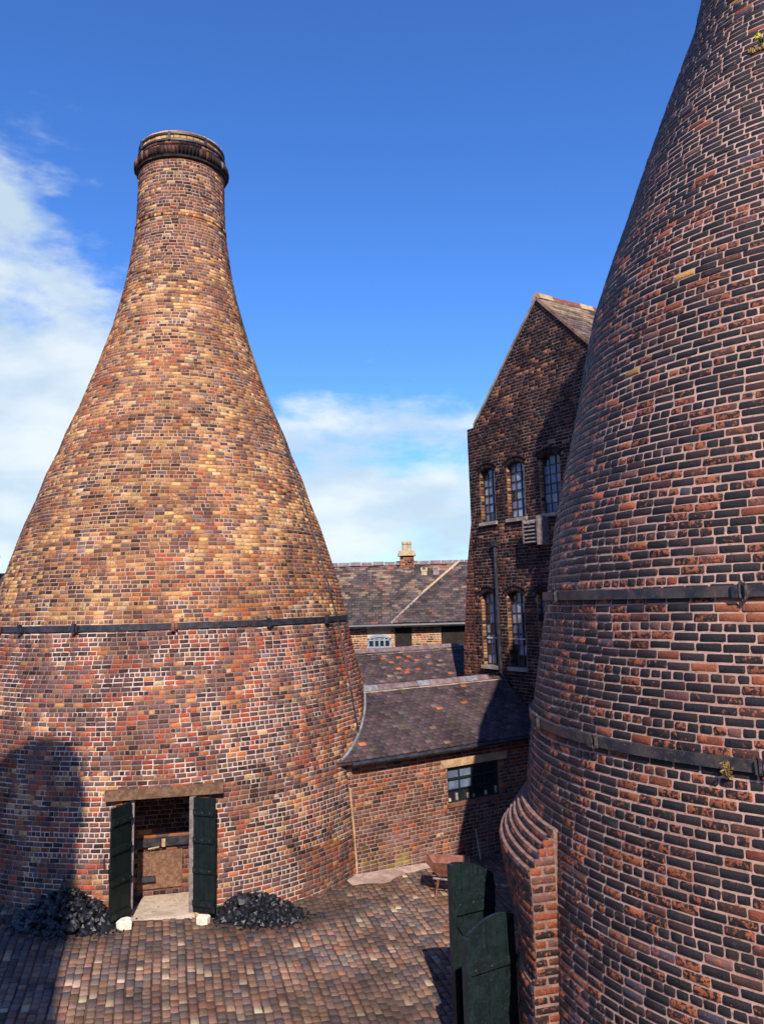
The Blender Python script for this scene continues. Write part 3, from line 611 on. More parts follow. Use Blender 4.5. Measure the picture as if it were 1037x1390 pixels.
# stepped plinth wrapping the back-left of the kiln, ending in a flat face
TE = R(-166.5); TB = R(-262)
plin = link('stepped_plinth', None, None, kr)
steps = [(-2.40, 3.985), (-2.475, 4.04), (-2.55, 4.095), (-2.625, 4.15), (-2.70, 4.205), (-2.78, 4.262)]
pr = [(3.90, -2.40)]
for i, (z, r) in enumerate(steps):
    pr += [(r - 0.008, z), (r - 0.008, steps[i + 1][0] if i + 1 < len(steps) else -2.86)]
pr += [(4.245, -3.0), (4.235, -3.85), (4.275, -3.852), (4.28, -5.8)]
pc = lathe(pr[::-1], AX, AY, 60, (TB, TE), closed=False)
k = len(pr); e = 60 * k; pc.v.append((AX + 3.6 * math.cos(TE), AY + 3.6 * math.sin(TE), -2.4)); pc.v.append((AX + 3.6 * math.cos(TE), AY + 3.6 * math.sin(TE), -5.8))
pc.f.append(tuple(range(e, e + k)) + (len(pc.v) - 2, len(pc.v) - 1))
def pwarp(x, y, z):
    a_ = math.atan2(y - AY, x - AX); rr_ = math.hypot(x - AX, y - AY); off = (TE - a_) % (2 * math.pi)
    if rr_ < 4.1 or off > 4: return x, y, z
    q = min(1, off / 0.30); q = q * q * (3 - 2 * q); k_ = 1 - 0.15 * q * min(1, max(0, (-z - 2.95) / 0.9)) / rr_
    return AX + (x - AX) * k_, AY + (y - AY) * k_, z
pc.v = [pwarp(*v_) for v_ in pc.v]
pc.build('plinth_core', rough_mat('bullnose_tops', (0.20, 0.115, 0.10), (0.33, 0.20, 0.16), 9.0, (0.12, 0.07, 0.065), bs=60, bd=0.02), plin)
pb = Bricks()
def plin_col(t, z, r):
    c, i = pick(np.tile([.8, 1.2, 1.1, .8, .7, .9, .2, .02], (len(t), 1)), RCOL, 0.3); return c, 0.2 + 0.5 * rs.rand(len(t)), 0.0
NT = np.array([math.cos(TE), math.sin(TE), 0]); NE = np.array([-math.sin(TE), math.cos(TE), 0])   # radial, and out of the end face
for i, (z, r) in enumerate(steps):                 # each step: a course of rounded headers with its pale top showing
    zt = z; hgt = 0.078
    lathe_bricks(pb, lambda q, r=r: np.asarray(q) * 0 + r, AX, AY, zt - hgt, zt - 0.01, 0.074, 0.23, plin_col, (TB, TE), hdr=1000, joint=0.012, proud=0.003, ch=0.012, pj=0.002, hdr_off=1)
prf = prof_fn([(-5.8, 4.29), (-3.86, 4.285), (-3.85, 4.245), (-3.0, 4.25), (-2.86, 4.26)])
lathe_bricks(pb, prf, AX, AY, -5.7, -2.90, 0.0865, 0.242, plin_col, (TB, TE), joint=0.014, ch=0.008)
zz = -5.6; k = 0
while zz < -2.45:
    ro = 4.25 if zz < -2.84 else max([r for z, r in steps if z - 0.01 > zz] + [3.97]); ro = float(prf(zz)) if zz < -2.86 else ro
    wd = ro - 3.97
    if wd > 0.06:
        sp = [(3.97, ro)] if k % 2 or wd < 0.18 else [(3.97, 3.97 + wd / 2), (3.97 + wd / 2, ro)]
        for a, b2 in sp:
            c = np.array([[AX, AY, zz + 0.043]]) + NT * (a + b2) / 2; c[0, 2] = zz + 0.043
            cc, _ = pick([[.8, .9, .5, .7, 1.6, .6, .1, .02]], RCOL, 0.3)
            pb.add(c, NT, (0, 0, 1), NE, np.array([(b2 - a) / 2 - 0.007]), np.array([0.036]), cc, 0.5, proud=0.008)
    zz += 0.0865; k += 1
for a_ in pb.a: a_['c'] = np.array([pwarp(*q_) for q_ in a_['c']])
lay(pb, plin, 'brick_right', K=8, jit=0.004, singles=200, bound=lambda x, y: (x > 670) & (x < 765))
# ------------------------------------------------------------------ kiln behind the camera, seen only by its shadow
DXK, DYK = -4.05, -3.0
kb = thing('bottle_kiln', 'third kiln standing beyond the picture, its neck shadow falling on the lower wall', 'bottle kiln', 'brick bottle kilns')
LPb = [(z, r) for z, r in LP]
lathe([(r, z) for z, r in LPb] + [(1.10, 10.3), (1.10, 10.5), (1.0, 10.55), (1.0, 11.0), (0.7, 11.0), (0.7, 9.0)], DXK, DYK, 64).build('masonry', M['mortar_dark'], kb, smooth=True)
lathe([(3.72, -0.4), (3.76, -0.4), (3.76, -0.3), (3.70, -0.3)], DXK, DYK, 64).build('hoop', M['iron'], kb)

# ------------------------------------------------------------------ factory with gable
u1 = np.array([0.84339, 0.53730, 0]); u2 = np.array([-0.53730, 0.84339, 0]); RO = np.array([2.7729, 19.6986, 0])
def fp(s, z, q=0.0): return RO + u2 * s + u1 * q + np.array([0, 0, z])
fac = thing('factory_building', 'tall soot-darkened brick gabled building with two rows of arched metal windows', 'building')
SL, SR = 0.94, -4.8
APS, APZ = -1.92, 6.95
def fac_top(s):
    if s > 0.58: return 4.36
    return APZ - abs(s - APS) * 1.022
UW = [(0.22, 0.27), (-0.83, 0.30), (-1.99, 0.32), (-3.15, 0.32)]                # upper windows: centre, half width
LW = [(0.40, 0.26), (-0.60, 0.285), (-1.65, 0.30), (-2.7, 0.30)]
wins = [(c, h, 1.86, 3.13, 3.22) for c, h in UW] + [(c, h, -1.66, 0.02, 0.12) for c, h in LW]   # sill, spring, crown
# mortar sheet: cells between window edges
ss = sorted({SR, SL} | {c - h for c, h, *_ in wins} | {c + h for c, h, *_ in wins}); zs = sorted({-5.6, 1.86, 3.22, -1.66, 0.12, 4.36})
mb = MB()
for a, b2 in zip(ss[:-1], ss[1:]):
    for z0, z1 in zip(zs[:-1], zs[1:]):
        if any(c - h - 1e-6 <= a and b2 <= c + h + 1e-6 and w0 - 1e-6 <= z0 and z1 <= wt + 1e-6 for c, h, w0, ws, wt in wins): continue
        mb.add([fp(a, z0), fp(b2, z0), fp(b2, z1), fp(a, z1)], [(0, 1, 2, 3)])
gs = 0.60
mb.add([fp(gs, 4.36), fp(APS, APZ), fp(SR, fac_top(SR)), fp(SR, 4.36)] if fac_top(SR) > 4.36 else [fp(gs, 4.36), fp(APS, APZ), fp(APS - (APZ - 4.36) / 1.022, 4.36)], [(0, 1, 2, 3)] if fac_top(SR) > 4.36 else [(0, 1, 2)])
# side, back walls and parapet thickness
mb.add([fp(SL, -5.6), fp(SL, 4.36), fp(SL, 4.36, 9), fp(SL, -5.6, 9)], [(0, 1, 2, 3)])
mb.add([fp(SL, 4.36), fp(gs, 4.36), fp(gs, 4.36, 0.3), fp(SL, 4.36, 0.3)], [(0, 1, 2, 3)])
mb.add([fp(SR, -5.6), fp(SR, 4.0), fp(SR, 4.0, 9), fp(SR, -5.6, 9)], [(3, 2, 1, 0)])
mb.add([fp(SR, -5.6, 9), fp(SL, -5.6, 9), fp(SL, 4.3, 9), fp(APS, APZ, 9), fp(SR, 4.0, 9)], [(4, 3, 2, 1, 0)])
mb.build('mortar_shell', M['mortar_dark'], fac)
mb = MB(); mb.add([fp(SR, -5.5, 0.5), fp(SL - .05, -5.5, 0.5), fp(SL - .05, 4.3, 0.5), fp(SR, 4.3, 0.5)], [(3, 2, 1, 0)]); mb.build('inner_wall', M['dark_inside'], fac)
FC = [(0.017, 0.011, 0.016), (0.030, 0.018, 0.021), (0.060, 0.030, 0.029), (0.14, 0.055, 0.04), (0.30, 0.13, 0.07), (0.36, 0.19, 0.11), (0.035, 0.030, 0.048)]
def fac_col(s, z):
    f = fb(s * 1.1 + 3, z * 1.1); g = vnoise(s * 2.3, z * 2.7 + 7); band = np.exp(-((z - 4.7 + 0.2 * s) / 0.45) ** 2) * (s > -2.3)
    le = np.clip((s - 0.35) / 0.4, 0, 1) * (z < 0.3) + 0.5 * np.exp(-((z - 1.55) / 0.18) ** 2)
    w = np.stack([1.3 + 0 * s, 1.5 + 0 * s, 0.8 + 0.5 * f, 0.3 + 1.2 * band + 0.3 * le, 0.08 + 1.1 * band * (g > 0.45) + 0.6 * le, 0.05 + 0.9 * band * (g > 0.5) + 0.5 * le, 0.3 + 0 * s], -1)
    c, i = pick(w, FC, 0.3); return c, 0.15 + 0.5 * rs.rand(len(s)), 0.0
def fac_span(z):
    if z < 4.36: a, b2 = SR, SL
    else:
        h = (APZ - z) / 1.022; a, b2 = max(SR, APS - h), APS + h
        if b2 - a < 0.1: return None
    holes = []
    for c, h, w0, ws, wt in wins:
        if w0 - 0.0 < z < wt + 0.10:
            hh_ = h + 0.02 if z < ws else (h + 0.11)
            if z > ws: hh_ = (h + 0.13) * math.sqrt(max(0.05, 1 - ((z - ws) / (wt + 0.14 - ws)) ** 2))
            holes.append((c - hh_, c + hh_))
    return a, b2, holes
fbk = Bricks(); wall_bricks(fbk, RO, u2, -u1, fac_span, -5.5, APZ, 0.0765, 0.22, fac_col, joint=0.013, proud=0.006)
lay(fbk, fac, 'brick_dark', K=4, jit=0.004, singles=220, bound=lambda x, y: (x < 735) & (y < 900), tilt=0.002, minpx=4)
pal2 = [(0.46, 0.28, 0.15), (0.34, 0.19, 0.11), (0.20, 0.10, 0.075), (0.06, 0.04, 0.04)]
for wi, (c, h, w0, ws, wt) in enumerate(wins):
    # arch of voussoirs, in two rings
    ab = Bricks(); rad = (h * h + (wt - ws) ** 2) / (2 * (wt - ws)); zc0 = wt - rad; am = math.asin(min(1, h / rad))
    for rg, (r0, r1) in enumerate(((rad + 0.0, rad + 0.105), (rad + 0.112, rad + 0.165))):
        am2 = am * 1.12; n = 9
        for i in range(n):
            q = -am2 + (i + 0.5) * 2 * am2 / n; rm = (r0 + r1) / 2; rv = u2 * math.sin(q) + np.array([0, 0, math.cos(q)]); tv = u2 * math.cos(q) - np.array([0, 0, math.sin(q)])
            cc, _ = pick([[1.2, 1.5, .4, .1, 0.02, 0.0, .6]], FC, 0.3)
            ab.add((fp(c, zc0) + rv * rm)[None], tv, rv, -u1, np.array([rm * am2 / n - 0.004]), np.array([(r1 - r0) / 2 - 0.003]), cc, 0.1, proud=0.018 + 0.02 * rg, ch=0.006)
    lay(ab, fac, 'brick_dark', K=4, jit=0.002, name='arch_brick')
    f = MB(); k = 8                                                    # brickwork between the arch curve and the square head
    pts_ = [fp(c - h, wt + 0.0, 0.004)] + [fp(c + rad * math.sin(q), zc0 + rad * math.cos(q), 0.004) for q in np.linspace(-am, am, k)] + [fp(c + h, wt, 0.004)]
    f.prism(pts_[:1] + pts_[1:k // 2 + 2], u1 * 0.13); f.prism([pts_[-1]] + pts_[k // 2 + 1:-1][::-1], u1 * 0.13); f.build('arch_soffit', M['soot_wall'], fac)
    jb = Bricks()                                                       # reveals
    for sg in (1, -1):
        z = w0; kk = 0
        while z < ws + 0.04:
            cc, _ = pick([[1.2, 1.2, .8, .5]], pal2, 0.2)
            jb.add((fp(c + sg * h, z + 0.038, 0.062))[None], u1, (0, 0, 1), -u2 * sg, np.array([0.06]), np.array([0.033]), cc, 0.1, proud=0.004, ch=0.003, deep=0.02)
            z += 0.0765
    lay(jb, fac, 'brick_wall', K=4, jit=0.001, name='reveal_brick')
    wd = link('window', None, None, fac)
    nr = 6 if wi < 4 else 7; fr = MB(); zt = wt
    for i in range(4):
        s = c - h + 0.02 + (2 * h - 0.04) * i / 3; w_ = 0.016 if i in (0, 3) else 0.009
        fr.cbox(fp(s, (w0 + zt) / 2, 0.115), u2 * w_, u1 * 0.014, (0, 0, (zt - w0) / 2))
    for j in range(nr + 1):
        z = w0 + 0.02 + (zt - w0 - 0.04) * j / nr
        fr.cbox(fp(c, z, 0.113), u2 * h, u1 * 0.013, (0, 0, 0.016 if j in (0, nr) else (0.018 if j == nr // 2 else 0.009)))
    fr.build('frame', M['iron'] if wi > 3 else M['iron'], wd)
    for i in range(3):
        for j in range(nr):
            s0 = c - h + 0.02 + (2 * h - 0.04) * i / 3; dz = (zt - w0 - 0.04) / nr; z0 = w0 + 0.02 + dz * j
            g = MB(); tl = rnd.uniform(-.006, .006); g.add([fp(s0, z0, 0.122 + tl), fp(s0 + (2 * h - .04) / 3, z0, 0.122), fp(s0 + (2 * h - .04) / 3, z0 + dz, 0.122 - tl), fp(s0, z0 + dz, 0.122)], [(3, 2, 1, 0)])
            g.build('pane', M[rnd.choice(['glass_dark', 'glass_dark', 'glass_bluish', 'glass_pale'] if wi > 3 else ['glass_bluish', 'glass_bluish', 'glass_pale', 'glass_bluish', 'glass_dark'])], wd)
    if wi > 3:
        mb = MB(); mb.box(fp(c - h + 0.03, w0 + (zt - w0) * 0.36, 0.095), u2 * (2 * h - 0.06), u1 * 0.012, (0, 0, 0.02)); mb.build('casement_bar', M['white_paint'], wd)
    mb = MB(); mb.box(fp(c - h - 0.06, w0 - 0.085, -0.07), u2 * (2 * h + 0.12), u1 * 0.18, (0, 0, 0.082)); mb.build('sill', M['stone_grey'], fac)
# the free corner leans out as a battered edge below mid height
def batter(z): return SL + float(np.interp(z, [-5.6, -1.7, 0.9, 1.9], [0.66, 0.56, 0.22, 0.0]))
mb = MB(); bz = [-5.6, -1.7, 0.9, 1.9]
mb.prism([fp(batter(z), z) for z in bz] + [fp(SL - 0.01, 1.9), fp(SL - 0.01, -5.6)], u1 * 0.45); mb.build('battered_corner', M['mortar_dark'], fac)
bbk = Bricks()
wall_bricks(bbk, RO, u2, -u1, lambda z: (SL - 0.02, batter(z), []), -5.5, 1.85, 0.0765, 0.2, lambda s, z: (pick(np.tile([.3, .8, 1.0, 1.2, .1], (len(s), 1)), [(0.05, 0.025, 0.03), (0.10, 0.05, 0.05), (0.15, 0.06, 0.05), (0.19, 0.075, 0.055), (0.3, 0.12, 0.07)])[0], 0.1 + 0.3 * rs.rand(len(s)), 0.0), joint=0.012)
lay(bbk, fac, 'brick_wall', K=4, jit=0.003)
# verge, roof, ridge
for sg in (1, -1):
    e = gs + 0.02 if sg > 0 else SR; ze = fac_top(e) if sg < 0 else APZ - abs(e - APS) * 1.022
    n_ = np.array([0, 0, 1.0]); mb = MB()
    mb.prism([fp(APS, APZ + 0.0, -0.05), fp(e, ze, -0.05), fp(e, ze + 0.10, -0.05), fp(APS, APZ + 0.10, -0.05)], u1 * 0.20); mb.build('verge', M['stone_grey'] if sg > 0 else M['mortar_dark'], fac)
    mb = MB(); mb.prism([fp(APS, APZ + 0.02, 0.0), fp(e, ze + 0.02, 0.0), fp(e, ze + 0.085, 0.0), fp(APS, APZ + 0.085, 0.0)], u1 * 9.1); mb.build('roof_deck', M['soot_wall'], fac)
MOSS = [(0.30, 0.24, 0.16), (0.22, 0.17, 0.13), (0.15, 0.115, 0.10), (0.09, 0.07, 0.07)]
def roof_tiles(br, E0, D, Up, length, slope_len, gauge, width, colfn, th=0.018, lap=0.03, t0=0.0, spans=None):
    """rows of tiles lapped up a slope: E0 eaves point, D along, Up up the slope (unit)"""
    D, Up, E0 = map(lambda q: np.array(q, float), (D, Up, E0)); Nn = np.cross(D, Up); Nn = Nn if Nn[2] > 0 else -Nn
    rows = int(slope_len / gauge)
    for k in range(rows):
        n = int(length / width) + 2; e = t0 - width * (0.5 if k % 2 else 0.0) + np.arange(n) * width
        s0 = np.clip(e, t0, t0 + length); s1 = np.clip(e + width, t0, t0 + length)
        if spans:
            a, b2 = spans(k * gauge); s0 = np.clip(s0, a, b2); s1 = np.clip(s1, a, b2)
        kp = s1 - s0 > 0.03; s0, s1 = s0[kp], s1[kp]
        if not len(s0): continue
        s = (s0 + s1) / 2; tl = 0.11 + 0.02 * (rs.rand(len(s)) - 0.5); u = Up[None] + Nn[None] * (-tl[:, None]); u /= np.linalg.norm(u, axis=1)[:, None]
        nn = np.cross(np.broadcast_to(D, u.shape), u); nn *= np.sign(nn[:, 2:])
        c = E0[None] + s[:, None] * D[None] + (k * gauge + gauge / 2 + 0.01 * (rs.rand(len(s)) - .5))[:, None] * Up[None] + Nn[None] * (0.012 + 0.006 * rs.rand(len(s)))[:, None]
        col, mot = colfn(s, np.full_like(s, k * gauge))
        br.add(c, D, u, nn, (s1 - s0) / 2 - 0.003, np.full(len(s), gauge / 2 + lap / 2), col, mot, proud=0.006, deep=0.016, ch=0.003)
tb = Bricks(); upv = np.array([0, 0, 1.022]) + u2 * 1.0; upv /= np.linalg.norm(upv)
hs2 = (APS - SR) * 1.43
roof_tiles(tb, fp(SR, fac_top(SR) + 0.095, -0.03), u1, upv, 9.0, hs2, 0.14, 0.24, lambda s, k: (pick(np.stack([0.15 + 1.6 * (k > hs2 - 1.0), 0.6 + 0 * k, 0.9 + 0 * k, .8 + 0 * k], -1), MOSS)[0], rs.rand(len(s)) * .5))
upv2 = np.array([0, 0, 1.022]) - u2; upv2 /= np.linalg.norm(upv2)
roof_tiles(tb, fp(gs, fac_top(0.55) + 0.05, -0.03), u1, upv2, 9.0, 3.6, 0.14, 0.24, lambda s, k: (pick(np.tile([.3, .5, .9, .8], (len(s), 1)), MOSS)[0], rs.rand(len(s)) * .5))
lay(tb, fac, 'tile', K=4, jit=0.006, name='roof_tile', tilt=0.002)
for i in range(20):
    sag = -0.05 * math.sin(i / 19 * 3.1) + rnd.uniform(-.012, .012); q0 = -0.04 + i * 0.455
    mb = MB(); p = [fp(APS + 0.16, APZ + 0.00 + sag, q0), fp(APS + 0.09, APZ + 0.14 + sag, q0), fp(APS, APZ + 0.19 + sag, q0), fp(APS - 0.09, APZ + 0.14 + sag, q0), fp(APS - 0.16, APZ + 0.0 + sag, q0)]
    mb.prism(p, u1 * 0.44); mb.build('ridge_tile', M['rust'] if i % 3 else M['stone_sand'], fac)
# drainpipe on the facade and its run down the abutment
mb = MB(); mb.tube([fp(-0.03, 1.25, -0.07), fp(-0.03, -1.80, -0.07)], 0.04, 8); mb.tube([fp(-0.03, -1.78, -0.07), fp(-0.45, -2.28, -0.09), fp(-0.95, -3.0, -0.09), fp(-1.3, -3.2, -0.09)], 0.035, 8)
mb.cbox(fp(-0.03, 1.30, -0.08), u2 * 0.06, u1 * 0.06, (0, 0, 0.07)); dpp = mb.build('drainpipe', M['iron'], None)
dpp['label'] = 'black drainpipe running down between the two left lower windows of the gabled building'; dpp['category'] = 'drainpipe'
# louvred vent box
vent = thing('louvre_vent', 'grey wooden louvred vent box hanging beneath the third upper window', 'vent')
mb = MB(); mb.box(fp(-1.86, 1.14, -0.34), u2 * 0.05, u1 * 0.34, (0, 0, 0.66)); mb.build('side_board', M['timber_grey'], vent)
mb = MB(); mb.box(fp(-1.34, 1.20, -0.30), u2 * 0.04, u1 * 0.30, (0, 0, 0.54)); mb.build('side_board', M['timber_grey'], vent)
for i in range(6):
    z = 1.20 + i * 0.088; mb = MB(); mb.prism([fp(-1.34, z, -0.30), fp(-1.34, z + 0.075, -0.20), fp(-1.34, z + 0.09, -0.20), fp(-1.34, z + 0.018, -0.30)], u2 * -0.47); mb.build('slat', M['timber_grey'], vent)
mb = MB(); mb.box(fp(-1.80, 1.18, -0.10), u2 * 0.45, u1 * 0.09, (0, 0, 0.55)); mb.build('vent_back', M['dark_inside'], vent)

# ------------------------------------------------------------------ front outbuilding
WO = np.array([-0.695, 15.8, 0])
def wp(t, z, q=0.0): return WO + u1 * t + u2 * q + np.array([0, 0, z])
ob = thing('outbuilding', 'low brick outbuilding with grey tiled roof and small green-framed window between the kilns', 'building', 'tiled outbuildings')
EZ = -2.93; RZ, RQ = -1.90, 1.46; SLP = (RZ - EZ) / RQ
WT0, WT1, WZ0, WZ1 = 2.20, 3.56, -4.14, -3.44
mb = MB(); T0, T1 = -0.6, 5.0
for a, b2 in ((T0, WT0), (WT0, WT1), (WT1, T1)):
    for z0, z1 in ((-5.8, WZ0), (WZ0, WZ1), (WZ1, EZ)):
        if a == WT0 and z0 == WZ0: continue
        mb.add([wp(a, z0), wp(b2, z0), wp(b2, z1), wp(a, z1)], [(0, 1, 2, 3)])
mb.add([wp(T1, -5.8), wp(T1, EZ), wp(T1, RZ, RQ), wp(T1, EZ, 2 * RQ), wp(T1, -5.8, 2 * RQ)], [(4, 3, 2, 1, 0)])
mb.add([wp(T0, -5.8), wp(T0, EZ), wp(T0, RZ, RQ), wp(T0, EZ, 2 * RQ), wp(T0, -5.8, 2 * RQ)], [(0, 1, 2, 3, 4)])
mb.add([wp(T0, -5.8, 2 * RQ), wp(T1, -5.8, 2 * RQ), wp(T1, EZ, 2 * RQ), wp(T0, EZ, 2 * RQ)], [(3, 2, 1, 0)])
mb.build('mortar_shell', M['mortar_pale'], ob)
OBC = [(0.33, 0.085, 0.045), (0.42, 0.17, 0.065), (0.20, 0.085, 0.065), (0.13, 0.07, 0.062), (0.22, 0.14, 0.125), (0.05, 0.03, 0.03), (0.50, 0.33, 0.20), (0.26, 0.20, 0.07)]
def ob_col(s, z):
    up = np.clip((z + 4.1) / 0.7, 0, 1); f = fb(s * 1.5, z * 1.5); wet = np.exp(-((z + 5.0) / 0.16) ** 2) * (s < 1.2)
    w = np.stack([0.25 + 0.6 * up, 0.10 + 0.9 * up * (f > 0.42), 1.0 + 0 * s, 0.9 - 0.4 * up, 1.2 * (1 - up), 0.15 + 0.1 * up, 0.03 + 0.12 * up, 3.0 * wet], -1)
    return pick(w, OBC)[0], 0.2 + 0.6 * rs.rand(len(s)), 0.0
obk = Bricks()
wall_bricks(obk, WO, u1, -u2, lambda z: (T0, T1, ([(WT0, WT1)] if WZ0 - 0.0 < z < WZ1 + 0.0 else []) + ([(2.05, 3.80)] if WZ1 < z < WZ1 + 0.16 else [])), -5.6, EZ - 0.02, 0.072, 0.19, ob_col, joint=0.012)
lay(obk, ob, 'brick_wall', K=4, jit=0.003, singles=300, bound=lambda x, y: (x > 470) & (x < 655) & (y < 1190) & ((x < 605) | (y > 1092)), tilt=0.0015)
mb = MB(); mb.prism([wp(2.12, WZ1 + 0.005, -0.02), wp(3.74, WZ1 + 0.005, -0.02), wp(3.82, WZ1 + 0.16, -0.02), wp(2.04, WZ1 + 0.16, -0.02)], u2 * 0.16); mb.build('lintel', M['stone_sand'], ob)
wd = link('window', None, None, ob)
fr = MB()
for i in range(5):
    t = WT0 + 0.025 + (WT1 - WT0 - 0.05) * i / 4; fr.cbox(wp(t, (WZ0 + WZ1) / 2, 0.07), u1 * (0.028 if i in (0, 4) else 0.011), u2 * 0.02, (0, 0, (WZ1 - WZ0) / 2))
for j in range(4):
    z = WZ0 + 0.03 + (WZ1 - WZ0 - 0.06) * j / 3; fr.cbox(wp((WT0 + WT1) / 2, z, 0.068), u1 * (WT1 - WT0) * 0.5, u2 * 0.019, (0, 0, 0.030 if j in (0, 3) else (0.022 if j == 2 else 0.011)))
fr.build('frame', M['green_paint'], wd)
for i in range(4):
    for j in range(3):
        t = WT0 + 0.025 + (WT1 - WT0 - 0.05) * i / 4; z = WZ0 + 0.03 + (WZ1 - WZ0 - 0.06) * j / 3; dt = (WT1 - WT0 - 0.05) / 4; dz = (WZ1 - WZ0 - 0.06) / 3
        g = MB(); tl = rnd.uniform(-.008, .008); g.add([wp(t, z, 0.08), wp(t + dt, z, 0.08 + tl), wp(t + dt, z + dz, 0.08), wp(t, z + dz, 0.08 - tl)], [(0, 1, 2, 3)]); g.build('pane', M['glass_bluish'] if i < 2 and j > 0 else M['glass_dark'], wd)
mb = MB(); mb.add([wp(WT0, WZ0, 0.4), wp(WT1, WZ0, 0.4), wp(WT1, WZ1, 0.4), wp(WT0, WZ1, 0.4)], [(0, 1, 2, 3)])
for (a, b2, c_, d_) in ((wp(WT0, WZ0), wp(WT0, WZ0, .4), wp(WT0, WZ1, .4), wp(WT0, WZ1)), (wp(WT1, WZ0), wp(WT1, WZ0, .4), wp(WT1, WZ1, .4), wp(WT1, WZ1)), (wp(WT0, WZ0), wp(WT1, WZ0), wp(WT1, WZ0, .4), wp(WT0, WZ0, .4)), (wp(WT0, WZ1), wp(WT1, WZ1), wp(WT1, WZ1, .4), wp(WT0, WZ1, .4))):
    mb.add([a, b2, c_, d_], [(0, 1, 2, 3)])
mb.build('reveal', M['soot_wall'], ob)
mb = MB(); mb.box(wp(WT0 - 0.03, WZ0 - 0.075, -0.03), u1 * (WT1 - WT0 + 0.06), u2 * 0.12, (0, 0, 0.072)); mb.build('sill', M['rust'], ob)
for i in (0, 1, 3, 4, 6, 8):                        # odds and ends on the inner sill
    t = WT0 + 0.1 + i * 0.15 + rnd.uniform(-.03, .03); mb = MB(); hgt = rnd.uniform(0.04, 0.16); mb.tube([wp(t, WZ0 + 0.03, 0.055), wp(t, WZ0 + 0.03 + hgt, 0.055)], [0.035, 0.028], 8)
    mb.build('sill_jar', M['pot'] if i % 3 == 0 else M['stone_grey'], ob)
TIL = [(0.075, 0.056, 0.070), (0.095, 0.068, 0.080), (0.055, 0.042, 0.052), (0.15, 0.12, 0.14), (0.40, 0.13, 0.06), (0.22, 0.16, 0.14), (0.085, 0.07, 0.05)]
def til_col(orange=0.018, patch=None):
    def f(s, k):
        w = np.tile([1.0, .8, .8, .09, orange, .03, .1], (len(s), 1))
        if patch is not None: w[:, 4] += patch(s, k)
        return pick(w, TIL, 0.25)[0], rs.rand(len(s)) * 0.5
    return f
upo = (u2 + np.array([0, 0, SLP])); upl = np.linalg.norm(upo); upo /= upl
eav = 0.13
ot = Bricks(); roof_tiles(ot, wp(0, EZ - SLP * eav + 0.02, -eav), u1, upo, T1 - T0 - 0.05, (RQ + eav) * upl - 0.05, 0.088, 0.165, til_col(), t0=T0)
lay(ot, ob, 'tile', K=4, jit=0.004, singles=300, name='roof_tile', tilt=0.002, bound=lambda x, y: (x > 470) & (x < 712))
upb = (-u2 + np.array([0, 0, SLP])); upb /= np.linalg.norm(upb)
mb = MB(); mb.prism([wp(T0, EZ - SLP * eav - 0.03, -eav), wp(T0, EZ - SLP * eav + 0.008, -eav), wp(T0, RZ + 0.012, RQ), wp(T0, EZ + 0.01, 2 * RQ), wp(T0, EZ - 0.03, 2 * RQ), wp(T0, RZ - 0.03, RQ)], u1 * (T1 - T0)); mb.build('roof_deck', M['soot_wall'], ob)
for i in range(15):
    t = T0 + i * 0.345; mb = MB(); jz = rnd.uniform(-.006, .008)
    mb.prism([wp(t, RZ - 0.06 + jz, RQ - 0.12), wp(t, RZ + 0.045 + jz, RQ - 0.05), wp(t, RZ + 0.07 + jz, RQ), wp(t, RZ + 0.045 + jz, RQ + 0.05), wp(t, RZ - 0.06 + jz, RQ + 0.12)], u1 * 0.332)
    if t + 0.3 < 4.95: mb.build('ridge_tile', M['lead'] if i % 4 == 1 else M['slate_ridge'] if 'slate_ridge' in M else M.setdefault('slate_ridge', rough_mat('slate_ridge', (0.15, 0.10, 0.11), (0.24, 0.17, 0.18), 6.0, bs=30)), ob)
mb = MB(); mb.box(wp(T0, RZ - 0.085, RQ - 0.15), u1 * 5.5, u2 * 0.05, (0, 0, 0.04)); mb.build('ridge_bedding', M['mortar_cream'], ob)
mb = MB(); mb.tube([wp(-0.12, EZ - SLP * eav - 0.03, -eav - 0.05), wp(2.3, EZ - SLP * eav - 0.035, -eav - 0.05), wp(T1, EZ - SLP * eav - 0.02, -eav - 0.05)], 0.045, 8); mb.build('gutter', M['iron'], ob)
# lead flashing where the roof meets the left kiln
pts = []
for q in np.linspace(-0.10, RQ, 26):
    z = EZ + SLP * q; best = None
    for t in np.linspace(-1.2, 1.5, 600):
        p = wp(t, z, q); dd = math.hypot(p[0] - LX, p[1] - LY) - float(lrf(z)) - 0.012
        if dd > 0: best = p; break
    if best is not None: pts.append(best + np.array([0, 0, 0.035]))
mb = MB(); mb.tube(pts, 0.028, 7); mb.build('flashing', M['lead'], ob)
# pale mortar fillet down the corner of wall and kiln
def corner_t(z):
    for t in np.linspace(-1.5, 1.5, 900):
        p = wp(t, z)
        if math.hypot(p[0] - LX, p[1] - LY) - float(lrf(z)) > 0.01: return t
mb = MB(); mb.tube([wp(corner_t(z) + 0.01, z, -0.005) for z in np.arange(-3.5, -5.2, -0.1)], [0.014 + 0.012 * rnd.random() for _ in np.arange(-3.5, -5.2, -0.1)], 6); mb.build('mortar_fillet', M['stone_sand'], ob)

# ------------------------------------------------------------------ rear outbuilding, its roof showing over the first ridge
ob2 = thing('outbuilding', 'tiled roof patched with bright orange tiles rising behind the front outbuilding ridge', 'building', 'tiled outbuildings')
Q2, Z2 = RQ + 3.5, -1.36
def bp(t, z, q): return WO + u1 * t + u2 * q + np.array([0, 0, z])
